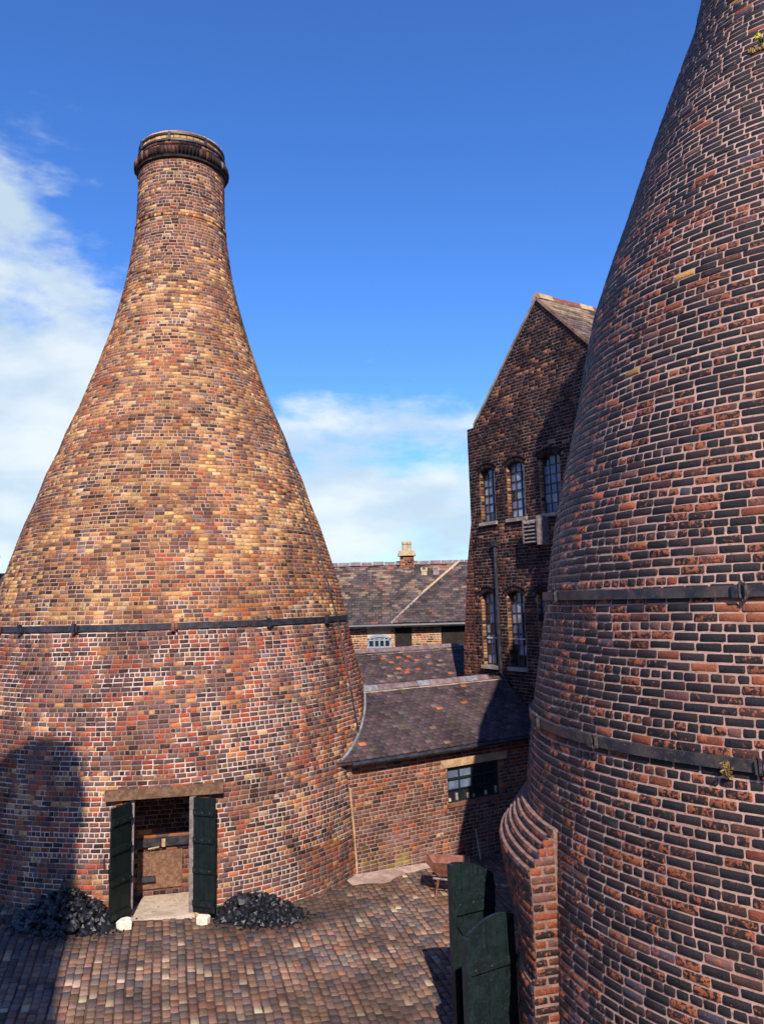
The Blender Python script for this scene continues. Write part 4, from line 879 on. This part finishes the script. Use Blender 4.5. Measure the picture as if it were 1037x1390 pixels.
# ridge runs from behind the left kiln to t = TR2
TR2 = 6.55; TL2 = 1.2
mb = MB(); S2 = 0.72
mb.prism([bp(TL2, Z2 - 2.1 * S2, Q2 - 2.1), bp(TL2, Z2, Q2), bp(TL2, Z2 - 1.9 * S2, Q2 + 1.9), bp(TL2, -5.8, Q2 + 1.9), bp(TL2, -5.8, Q2 - 2.1)], u1 * (TR2 - TL2)); mb.build('masonry', M['mortar_pale'], ob2)
up2_ = u2 + np.array([0, 0, S2]); ul = np.linalg.norm(up2_); up2_ /= ul
def patch2(s, k):
    kk = k / (2.1 * ul); return 1.3 * ((s > 3.6) & (s < 4.7) & (kk > 0.60) & (kk < 0.88) & (vnoise(s * 3, k * 14) > 0.45)) + 1.6 * ((s > 4.6) & (s < 5.9) & (kk < 0.60) & (vnoise(s * 4, k * 16 + 3) > 0.68))
ot2 = Bricks(); roof_tiles(ot2, bp(0, Z2 - 2.1 * S2 + 0.01, Q2 - 2.1), u1, up2_, TR2 - TL2, 2.1 * ul, 0.088, 0.165, til_col(0.025, patch2), t0=TL2)
lay(ot2, ob2, 'tile', K=4, jit=0.004, name='roof_tile', singles=150, tilt=0.002, bound=lambda x, y: (x > 488) & (x < 640) & (y < 925))
for i in range(16):
    t = TL2 + i * 0.345
    if t + 0.33 > TR2 + 0.02: break
    mb = MB(); mb.prism([bp(t, Z2 - 0.08, Q2 - 0.12), bp(t, Z2 + 0.05, Q2 - 0.05), bp(t, Z2 + 0.07, Q2), bp(t, Z2 + 0.05, Q2 + 0.05), bp(t, Z2 - 0.08, Q2 + 0.12)], u1 * 0.333); mb.build('ridge_tile', M['slate_ridge'], ob2)
mb = MB(); mb.box(bp(TL2, Z2 - 0.105, Q2 - 0.155), u1 * (TR2 - TL2), u2 * 0.04, (0, 0, 0.035)); mb.build('ridge_bedding', M['mortar_cream'], ob2)
for i in range(16):                                  # mortar dabs of the verge
    q = 2.05 * i / 15; mb = MB(); mb.cbox(bp(TR2 + 0.01, Z2 - q * S2 + 0.0, Q2 - q), u1 * 0.035, u2 * 0.045, (0, 0, 0.035)); mb.build('verge_mortar', M['white_paint'], ob2)

# ------------------------------------------------------------------ far workshop range
fw = thing('workshop_range', 'long slate-roofed brick range across the back with chimney on its ridge', 'building')
YE, YR = 29.0, 31.4; ZE, ZR = -0.80, 1.37
def wfp(x, k): return np.array([x, YE + (YR - YE) * k, ZE + (ZR - ZE) * k])
mb = MB(); mb.prism([(-9, YE, -5.8), (-9, YE, ZE), (-9, YR, ZR), (-9, YR * 2 - YE, ZE), (-9, YR * 2 - YE, -5.8)], (20, 0, 0)); mb.build('masonry', M['mortar_cream'], fw)
upf = np.array([0, YR - YE, ZR - ZE]); ufl = np.linalg.norm(upf); upf /= ufl
FT = [(0.085, 0.07, 0.08), (0.13, 0.10, 0.10), (0.06, 0.05, 0.055), (0.24, 0.18, 0.13), (0.26, 0.10, 0.07)]
ft = Bricks(); roof_tiles(ft, (0, YE - 0.15, ZE - 0.13), (1, 0, 0), upf, 20, ufl + 0.15, 0.125, 0.22, lambda s, k: (pick(np.stack([1 + 0 * k, .8 + 0 * k, .8 + 0 * k, 0.12 + 0.8 * (k > 1.6), .05 + .12 * (k > 1.6)], -1), FT)[0], rs.rand(len(s)) * .5), t0=-9, lap=0.04)
# raised hipped wing bounded by a pale verge
def hip(k): return (0.22 + (3.0 - 0.22) * k / ufl, 9.0)
ft2 = Bricks(); roof_tiles(ft2, (0, YE - 0.15 - 0.05, ZE - 0.13 + 0.11), (1, 0, 0), upf, 9, ufl + 0.12, 0.125, 0.22, lambda s, k: (pick(np.tile([1, 1, .9, .14, .08], (len(s), 1)), FT)[0], rs.rand(len(s)) * .5), t0=0.0, spans=hip, lap=0.04)
lay(ft, fw, 'tile', K=4, jit=0.006, name='roof_tile', tilt=0.004); lay(ft2, fw, 'tile', K=4, jit=0.006, name='roof_tile', tilt=0.004)
a = np.array([0.18, YE - 0.2, ZE - 0.05]); b_ = np.array([1.42, YE + (YR - YE) * .42, ZE + (ZR - ZE) * .42 + 0.12]); c_ = np.array([2.95, YR, ZR + 0.06])
MB().tube([a, b_], 0.05, 6).build('verge', M['stone_grey'], fw); MB().tube([b_, c_], 0.055, 6).build('verge', M['pot'], fw)
MB().tube([a + (0.95, 0, 0), b_ + (0.72, 0.1, 0.1), c_ + (-0.1, 0, 0)], 0.035, 6).build('hip_line', M['stone_grey'], fw)
for i in range(44):
    x = -9 + i * 0.45; mb = MB(); jz = rnd.uniform(-0.012, 0.012); mb.prism([(x, YR - 0.16, ZR - 0.04 + jz), (x, YR, ZR + 0.11 + jz), (x, YR + 0.16, ZR - 0.04 + jz)], (0.42, 0, 0)); mb.build('ridge_tile', M['timber_grey'] if i % 3 else M['slate_ridge'], fw)
MB().tube([(-9, YE - 0.25, ZE - 0.12), (11, YE - 0.25, ZE - 0.12)], 0.075, 8).build('gutter', M['iron'], fw)
fbk = Bricks()
wall_bricks(fbk, (0, YE - 0.003, 0), (1, 0, 0), (0, -1, 0), lambda z: (-4, 6, [(-0.67, 0.16), (0.30, 0.92), (1.96, 3.2)] if z > -1.75 else []), -2.6, ZE - 0.05, 0.08, 0.24,
            lambda s, z: (pick(np.stack([.7 + 0 * s, .8 + 0 * s, .6 + 0.5 * (s < -.5), .5 * (s < -.5) + .1, .3 + 0 * s], -1), [(0.46, 0.31, 0.18), (0.38, 0.18, 0.10), (0.34, 0.12, 0.07), (0.26, 0.07, 0.05), (0.14, 0.08, 0.065)])[0], rs.rand(len(s)) * .4, 0.0), joint=0.018)
lay(fbk, fw, 'brick_wall', K=4, jit=0.003)
for x0, x1 in ((0.30, 0.92), (1.96, 3.2)): MB().box((x0, YE - 0.012, -2.6), (x1 - x0, 0, 0), (0, 0.01, 0), (0, 0, 1.75)).build('doorway', M['dark_inside'], fw)
wd = link('window', None, None, fw)
fr = MB(); k = 10; o_ = [(-0.255 + 0.42 * math.cos(q), YE - 0.05, -1.42 + 0.19 * math.sin(q)) for q in np.linspace(0, math.pi, k)]; i_ = [(-0.255 + 0.36 * math.cos(q), YE - 0.05, -1.42 + 0.10 * math.sin(q)) for q in np.linspace(math.pi, 0, k)]
for i in range(k - 1): fr.prism([o_[i], o_[i + 1], i_[k - 2 - i], i_[k - 1 - i]], (0, 0.04, 0))
for x in (-0.65, -0.44, -0.255, -0.07, 0.14): fr.cbox((x, YE - 0.03, -1.52), (0.028, 0, 0), (0, 0.02, 0), (0, 0, 0.17))
fr.cbox((-0.255, YE - 0.028, -1.67), (0.40, 0, 0), (0, 0.018, 0), (0, 0, 0.03)); fr.cbox((-0.255, YE - 0.028, -1.42), (0.40, 0, 0), (0, 0.018, 0), (0, 0, 0.022)); fr.build('frame', M['blue_paint'], wd)
for i in range(4): MB().box((-0.64 + i * 0.19, YE - 0.02, -1.66), (0.17, 0, 0), (0, 0.01, 0), (0, 0, 0.28)).build('pane', M['glass_dark'], wd)
# chimney
ch = link('chimney', None, None, fw)
cx0, cx1, cy0 = 0.56, 1.22, YR - 0.3
MB().box((cx0 + 0.06, cy0 + 0.06, 0.9), (cx1 - cx0 - 0.12, 0, 0), (0, 0.5, 0), (0, 0, 0.95)).build('stack', M['mortar_dark'], ch)
cb = Bricks(); colc = lambda s, z: (pick(np.tile([.8, .6, .5, .3], (len(s), 1)), [(0.30, 0.10, 0.06), (0.20, 0.09, 0.07), (0.42, 0.24, 0.12), (0.06, 0.04, 0.04)])[0], rs.rand(len(s)) * .4, 0.0)
wall_bricks(cb, (cx0 + 0.06, cy0 + 0.052, 0), (1, 0, 0), (0, -1, 0), lambda z: (0, cx1 - cx0 - 0.12, []), 0.9, 1.68, 0.08, 0.22, colc, joint=0.016)
lay(cb, ch, 'brick_wall', K=4, jit=0.003)
MB().box((cx0 - 0.02, cy0 - 0.03, 1.68), (cx1 - cx0 + 0.04, 0, 0), (0, 0.66, 0), (0, 0, 0.09)).box((cx0 + 0.02, cy0 + 0.01, 1.77), (cx1 - cx0 - 0.04, 0, 0), (0, 0.58, 0), (0, 0, 0.10)).build('cap', M['pot'], ch)
for x in (0.80, 0.99): lathe([(0.10, 1.87), (0.085, 1.95), (0.08, 2.12), (0.10, 2.14), (0.10, 2.20), (0.075, 2.26), (0.06, 2.26)], x, cy0 + 0.28, 12).build('chimney_pot', M['pot'], ch)
MB().cbox((0.88, cy0 + 0.0, 0.98), (0.24, 0, 0), (0, 0.06, 0.02), (0, 0, 0.12)).build('flashing', M['white_paint'], ch)
for x, mm in ((1.52, 'pot'), (1.98, 'stone_grey')):
    q = MB(); zb = 0.85; yb = YR - 0.55
    q.box((x - 0.11, yb, zb - 0.3), (0.22, 0, 0), (0, 0.2, 0), (0, 0, 0.56)); q.box((x - 0.13, yb - 0.02, zb + 0.2), (0.07, 0, 0), (0, 0.24, 0), (0, 0, 0.14)); q.box((x + 0.06, yb - 0.02, zb + 0.2), (0.07, 0, 0), (0, 0.24, 0), (0, 0, 0.14)); q.build('roof_vent', M[mm], fw)
# sliver of another range beyond the left kiln
fl = thing('workshop_range', 'far roof and brick stack just showing past the left edge of the whole kiln', 'building')
mb = MB(); mb.prism([(-26, 30.5, -5.8), (-26, 30.5, 0.4), (-26, 32.5, 1.5), (-26, 34.5, 0.4), (-26, 34.5, -5.8)], (12.2, 0, 0)); mb.build('masonry', M['mortar_dark'], fl)
fr_ = Bricks(); uq = np.array([0, 2.0, 1.1]); uql = np.linalg.norm(uq); uq /= uql
roof_tiles(fr_, (0, 30.4, 0.37), (1, 0, 0), uq, 12.2, uql, 0.125, 0.22, lambda s, k: (pick(np.tile([1, .8, .8, .1, .05], (len(s), 1)), FT)[0], rs.rand(len(s)) * .5), t0=-26, lap=0.04); lay(fr_, fl, 'tile', K=4, jit=0.006, name='roof_tile')
flb = Bricks(); wall_bricks(flb, (0, 30.497, 0), (1, 0, 0), (0, -1, 0), lambda z: (-26, -13.85, []), -5.0, 0.36, 0.08, 0.24, lambda s, z: (pick(np.tile([.6, 1, 1, .8], (len(s), 1)), [(0.30, 0.12, 0.07), (0.22, 0.08, 0.055), (0.13, 0.07, 0.06), (0.06, 0.04, 0.04)])[0], rs.rand(len(s)) * .4, 0.0), joint=0.016); lay(flb, fl, 'brick_wall', K=4, jit=0.003)
MB().box((-16.2, 31.0, 0.5), (0.9, 0, 0), (0, 0.6, 0), (0, 0, 1.55)).box((-16.25, 30.95, 2.05), (1.0, 0, 0), (0, 0.7, 0), (0, 0, 0.12)).build('chimney', M['rust'], fl)
lathe([(0.14, 2.17), (0.12, 2.6), (0.15, 2.62), (0.13, 2.7)], -15.75, 31.3, 12).build('chimney_pot', M['pot'], fl)

# ------------------------------------------------------------------ ground and yard
xs = [-2500, -300, -60, -20] + list(np.linspace(-9, 3, 13)) + [20, 60, 300, 2500]; ys = [-2500, -300, -60, 0, 5, 10, 15, 20, 30, 60, 300, 2500]
g = MB()
for x in xs:
    for y in ys: g.v.append((x, y, ground_z(x) - 0.05))
ny = len(ys)
for i in range(len(xs) - 1):
    for j in range(ny - 1): g.f.append((i * ny + j, (i + 1) * ny + j, (i + 1) * ny + j + 1, i * ny + j + 1))
g.build('ground', M['far_ground'], kind='structure')
g = MB(); xs = list(np.linspace(-15, -9.5, 12)) + list(np.linspace(-9, 3.0, 25)); ys = np.linspace(3, 20.5, 36)
for x in xs:
    for y in ys: g.v.append((x, y, ground_z(x) - 0.010))
ny = len(ys)
for i in range(len(xs) - 1):
    for j in range(ny - 1): g.f.append((i * ny + j, (i + 1) * ny + j, (i + 1) * ny + j + 1, i * ny + j + 1))
yard = g.build('yard_paving', M['joint'], kind='structure')
sb = Bricks(); dv = np.array([math.sin(R(-15.5)), math.cos(R(-15.5))]); du = np.array([dv[1], -dv[0]])
SCOL = [tuple(min(.6, 1.2 * q) for q in c_) for c_ in [(0.19, 0.135, 0.11), (0.115, 0.095, 0.10), (0.26, 0.165, 0.12), (0.15, 0.115, 0.105), (0.42, 0.34, 0.25), (0.22, 0.12, 0.08), (0.075, 0.07, 0.075)]]
cc, tt, uu, hl, hh = [], [], [], [], []
for i in range(-150, 68):
    a = i * 0.112 + 0.008 * math.sin(i * 1.7); b0 = 4.0 + rnd.random() * 0.2
    while b0 < 21:
        ln_ = rnd.uniform(0.15, 0.20) if rnd.random() < 0.85 else 0.11; bc = b0 + ln_ / 2; b0 += ln_
        x = du[0] * a + dv[0] * bc + 0.01 * math.sin(bc * 2 + i * .2); y = du[1] * a + dv[1] * bc
        if x < -14.5 or x > 2.9 or y < 4.2 or y > 20.3 or (y > 18.3 and x > -7): continue
        if math.hypot(x - LX, y - LY) < 4.12 or math.hypot(x - AX, y - AY) < 3.9: continue
        if (np.array([x, y]) - WO[:2]) @ u2[:2] > 0.05 and x > -1.2: continue
        if abs(math.hypot(x - LX, y - LY) - 4.17) < 0.1 and abs((np.array([x - LX, y - LY]) @ DT[:2])) < DH: continue
        zz = ground_z(x) - 0.004 + 0.012 * (fb(x * 1.5, y * 1.5) - 0.5)
        cc.append((x, y, zz)); hl.append(ln_ / 2 - 0.010); hh.append(0.0475)
cc = np.array(cc); f1 = fb(cc[:, 0] * 1.2, cc[:, 1] * 1.2); f2 = fb(cc[:, 0] * 0.5 + 9, cc[:, 1] * 0.5)
w = np.stack([1 + 0 * f1, 0.5 + 0.9 * (f1 < 0.5), 0.5 + 0.9 * (f1 > 0.5), .8 + 0 * f1, 0.10 + 0.16 * (f2 > 0.5), 0.3 + 0.3 * (f1 > .5), 0.3 + 0.2 * (f1 < .5)], -1)
col, _ = pick(w, SCOL, 0.25)
for hx, hy, hr in ((-2.15, 13.8, 1.15), (-5.08, 13.12, 1.25)):      # coal dust trodden into the paving
    dd = np.hypot(cc[:, 0] - hx, (cc[:, 1] - hy) * 1.3) / hr; col *= (1 - 0.7 * np.clip(1.25 - dd, 0, 1) * (0.7 + fb(cc[:, 0] * 4, cc[:, 1] * 4)))[:, None].clip(0.12, 1)
ms_ = np.clip(fb(cc[:, 0] * 0.9 + 3, cc[:, 1] * 0.9) - 0.52, 0, 1)[:, None] * 4; col = col * (1 - 0.55 * ms_.clip(0, 1)) + np.array((0.10, 0.062, 0.04)) * 0.55 * ms_.clip(0, 1)
n = len(cc); tv = np.tile(np.array([dv[0], dv[1], -0.07 * dv[0]]), (n, 1)); uv = np.tile(np.array([du[0], du[1], -0.07 * du[0]]), (n, 1)); tv /= np.linalg.norm(tv, axis=1)[:, None]; uv /= np.linalg.norm(uv, axis=1)[:, None]
nv = np.cross(uv, tv); nv *= np.sign(nv[:, 2:])
sb.add(cc, tv, uv, nv, np.array(hl), np.array(hh), col, 0.1 + 0.5 * rs.rand(n), proud=0.008 + 0.006 * (rs.rand(n) - .5), deep=0.03, ch=0.006)
lay(sb, yard, 'sett', K=4, jit=0.006, singles=300, name='sett', tilt=0.001, bound=lambda x, y: (x > 5) & (x < 690) & (y > 1200))
# pale broken apron at the foot of the outbuilding wall
ap = MB(); k = 16; top = [wp(-0.3 + i * 0.18, 0, -0.02) for i in range(k)]; bot = [wp(-0.3 + i * 0.18, 0, -0.28 - 0.12 * rnd.random() - 0.15 * math.sin(i * .5)) for i in range(k)]
for p in top + bot: ap.v.append((p[0], p[1], ground_z(p[0]) + (0.05 if len(ap.v) < k else 0.008)))
for i in range(k - 1): ap.f.append((i, i + k, i + k + 1, i + 1))
ap.build('wall_apron', M['apron'], kind='structure')

# ------------------------------------------------------------------ coal heaps
def coal_heap(cx, cy, rx, ry, h, n, label, back=None, seed=3, sz=(0.032, 0.074)):
    q = random.Random(seed); b = MB(); ico = None
    import bmesh
    bm = bmesh.new(); bmesh.ops.create_icosphere(bm, subdivisions=1, radius=1); iv = [np.array(v.co) for v in bm.verts]; fi = [tuple(v.index for v in f.verts) for f in bm.faces]; bm.free()
    iv12 = iv
    k = 0
    def hgt(u, v): d = math.sqrt(u * u + v * v); return h * max(0, 1 - d) ** 0.8 if d < 1 else 0
    # core mound
    m_ = 14; core = MB()
    while k < n:
        a = q.uniform(0, 2 * math.pi); d = math.sqrt(q.random()) * 1.05; far = k % 4 == 0; d = q.uniform(0.9, 1.0) + abs(q.gauss(0, .22)) if far else d; u, v = d * math.cos(a), d * math.sin(a)
        x, y = cx + u * rx, cy + v * ry
        if math.hypot(x - LX, y - LY) < 4.24: continue
        z = ground_z(x) + hgt(u, v) * q.uniform(0.55, 1.0); s = q.uniform(*sz) * (1.35 if q.random() < .12 else 1) * (q.uniform(.2, .5) if far else 1)
        rot = Matrix.Rotation(q.uniform(0, 6.28), 3, Vector((q.random(), q.random(), q.random() + .1)).normalized()); sc = np.array([q.uniform(.8, 1.3), q.uniform(.7, 1.1), q.uniform(.55, .95)])
        jig = [q.uniform(0.75, 1.2) for _ in iv12]
        b.add([np.array(rot @ Vector(p * sc * s * j)) + (x, y, z + s * 0.3) for p, j in zip(iv12, jig)], fi); k += 1
    o = b.build('coal_heap', M['coal'], kind='stuff'); o['label'] = label; o['category'] = 'coal heap'; o['group'] = 'coal heaps by the kiln door'
    return o
coal_heap(-2.22, 13.78, 0.70, 0.44, 0.36, 850, 'heap of black coal lumps in sunshine, right of the kiln doorway', seed=4)
coal_heap(-5.05, 13.14, 0.74, 0.50, 0.54, 900, 'heap of black coal lumps mostly in shadow, left of the kiln doorway', seed=8)
for i, (x, y, s, lb_) in enumerate(((-4.12, 13.05, 0.115, 'whitish stone block propping the left door leaf'), (-3.00, 13.36, 0.105, 'whitish stone block propping the right door leaf'))):
    b = MB(); z = ground_z(x); q = random.Random(i); a0 = 0.5 + i
    pr_ = [(s * (1.15 if j % 2 else 0.95) * math.cos(a0 + j * math.pi / 3), s * 0.85 * math.sin(a0 + j * math.pi / 3)) for j in range(6)]
    v = [(x + a, y + c, z) for a, c in pr_] + [(x + a * 1.05, y + c * 1.05, z + s * 0.9) for a, c in pr_] + [(x + a * 0.8, y + c * 0.8, z + s * 1.15 + q.uniform(-.01, .01)) for a, c in pr_]
    f = [tuple(range(12, 18))] + [(j, (j + 1) % 6, (j + 1) % 6 + 6, j + 6) for j in range(6)] + [(j + 6, (j + 1) % 6 + 6, (j + 1) % 6 + 12, j + 12) for j in range(6)]
    b.add(v, f); o = b.build('doorstop_stone', M['white_stone']); o['label'] = lb_; o['category'] = 'stone'; o['group'] = 'stone door stops'

# ------------------------------------------------------------------ yard gates
def gate(o, tip, z0, topf, label, rails, brace):
    t = thing('yard_gate', label, 'gate', 'green yard gates'); o = np.array(o, float); tip = np.array(tip, float); d = np.append(tip - o, 0); w = float(np.linalg.norm(d)); d /= w; n = np.array([d[1], -d[0], 0]); n = n if n[1] < 0 else -n
    o3 = np.array([o[0], o[1], 0.0])
    plank_leaf(t, o3, d, n, w, z0, topf, 5, 0.035, rails, brace)
    MB().box(o3 - d * 0.055 + (0, 0, z0 - 0.02), d * 0.052, n * 0.10, (0, 0, topf(0) - z0 + 0.01)).build('stile', M['green_paint'], t)
    return t
G0 = ground_z(1.0)
gate((0.72, 10.50), (1.26, 10.78), G0 + 0.04, lambda u: -3.25 - 0.05 * u - 0.17 * u ** 2.2, 'taller dark green plank gate leaf with curved top, farther from camera', [(-3.86, 0.24), (-4.95, 0.1)], ((0.04, -3.98), (0.74, -4.62)))
gate((0.76, 9.28), (1.33, 9.62), G0 + 0.04, lambda u: -3.62 + 0.135 * math.sin(math.pi * min(1, u * 0.78)) , 'lower dark green plank gate leaf with arched top, beside the stepped plinth', [(-4.02, 0.09), (-4.95, 0.1)], None)

# ------------------------------------------------------------------ wheelbarrow
wb = thing('wheelbarrow', 'rusty red wheelbarrow parked behind the taller green gate', 'wheelbarrow', loc=W((1.0, 15.0, ground_z(1.0))))
zt = -4.62; zb_ = -4.86; tr = MB()
T_ = [(0.58, 14.85, zt + .03), (1.35, 14.75, zt), (1.40, 15.25, zt), (0.62, 15.35, zt + .03)]; B_ = [(0.80, 14.95, zb_), (1.25, 14.88, zb_), (1.28, 15.15, zb_), (0.82, 15.22, zb_)]
Ti = [tuple(np.array(p) * np.array([1, 1, 1]) + (np.array([1.0, 15.05, p[2]]) - np.array(p)) * 0.05) for p in T_]; Bi = [(np.array(p) + (0, 0, 0.02)) for p in B_]
tr.add(T_ + B_ + Ti + [tuple(p) for p in Bi], [(0, 1, 5, 4)[::-1], (1, 2, 6, 5)[::-1], (2, 3, 7, 6)[::-1], (3, 0, 4, 7)[::-1], (4, 5, 6, 7)[::-1], (8, 9, 13, 12), (9, 10, 14, 13), (10, 11, 15, 14), (11, 8, 12, 15), (12, 13, 14, 15), (0, 1, 9, 8), (1, 2, 10, 9), (2, 3, 11, 10), (3, 0, 8, 11)])
def wbuild(b, name, mat):
    b.v = [(a - 1.0, c - 15.0, z - ground_z(1.0)) for a, c, z in b.v]; return b.build(name, mat, wb, rel=False)
wbuild(tr, 'tray', M['rust'])
for y0 in (14.93, 15.18):
    wbuild(MB().tube([(0.30 + 0.4, y0, zb_ - 0.02), (1.6, y0 + (0.05 if y0 > 15 else -0.05), zb_ - 0.12)], 0.02, 6), 'shaft', M['timber_grey'])
    wbuild(MB().tube([(0.80, y0, zb_ - 0.03), (0.74, y0, ground_z(.75) + 0.0)], 0.022, 6), 'leg', M['rust'])
w_ = MB(); k = 20; p = [(1.62 + 0.17 * math.cos(q), 15.05, ground_z(1.6) + 0.19 + 0.17 * math.sin(q)) for q in np.linspace(0, 2 * math.pi, k)]; w_.tube(p, 0.028, 6, caps=False); wl = wbuild(w_, 'wheel', M['rubber'])
# a thin pole in the shade of the wall
o = MB().tube([wp(2.80, ground_z(1.7), -0.22), wp(2.84, -4.72, -0.05)], 0.018, 6).build('pole', M['stone_grey']); o['label'] = 'thin grey pole leaning on the outbuilding wall below its window'; o['category'] = 'pole'

# ------------------------------------------------------------------ weeds on the right kiln
def weed(a, z, label, nst, ln_, flowers, dry=False, name='weed'):
    t = thing(name, label, 'plant', 'weeds rooted in the kiln'); q = random.Random(int(a * 10)); th = R(a); r = float(rrf(z)) + 0.01; c = np.array([AX + r * math.cos(th), AY + r * math.sin(th), z]); Nn = np.array([math.cos(th), math.sin(th), 0]); T = np.array([-math.sin(th), math.cos(th), 0])
    st = MB(); lf = MB(); fl_ = MB()
    for i in range(nst):
        s = q.uniform(-1, 1); e = c + T * s * ln_ * 0.35 + Nn * q.uniform(.02, .08) + np.array([0, 0, ln_ * q.uniform(0.5, 1)]); mid = (c + e) / 2 + Nn * 0.03; st.tube([c + T * s * .03, mid, e], 0.0035, 4)
        for _ in range(7):
            p = c + (e - c) * q.uniform(0.15, 1); d = T * q.uniform(-1, 1) + Nn * q.uniform(0, 1) + np.array([0, 0, q.uniform(-.3, .8)]); d /= np.linalg.norm(d); wv = np.cross(d, Nn) * 0.012; L2 = q.uniform(.03, .06)
            lf.add([p, p + d * L2 * .5 + wv, p + d * L2, p + d * L2 * .5 - wv], [(0, 1, 2, 3)])
        if flowers and i < flowers:
            for j in range(8):
                an = j * math.pi / 4; d = T * math.cos(an) + np.array([0, 0, math.sin(an)]); wv = np.cross(d, Nn) * 0.008; fl_.add([e, e + d * .02 + wv, e + d * .035 + Nn * .006, e + d * .02 - wv], [(0, 1, 2, 3)])
    st.build('stems', M['moss_dry'] if dry else M['leaf'], t); lf.build('leaves', M['moss_dry'] if dry else M['leaf'], t, kind='stuff')
    if flowers: fl_.build('flowers', M['flower'], t)
weed(-127.6, 6.12, 'small green weed with a yellow flower on the kiln near the top corner', 4, 0.16, 2)
weed(-135.2, -1.56, 'dry brown weed sprouting just below the lower iron hoop', 6, 0.17, 0, True)
mb = MB()
for i in range(60):
    th = R(-133 + rnd.uniform(0, 8)); z = 6.10 + rnd.uniform(-.02, .03) + (math.degrees(th) + 129) * -0.004; r = float(rrf(z)) + 0.012; c = (AX + r * math.cos(th), AY + r * math.sin(th), z); s = rnd.uniform(.008, .02)
    mb.cbox(c, (s, 0, 0), (0, s, 0), (0, 0, s))
o = mb.build('moss', M['moss_dry'], kr, kind='stuff')
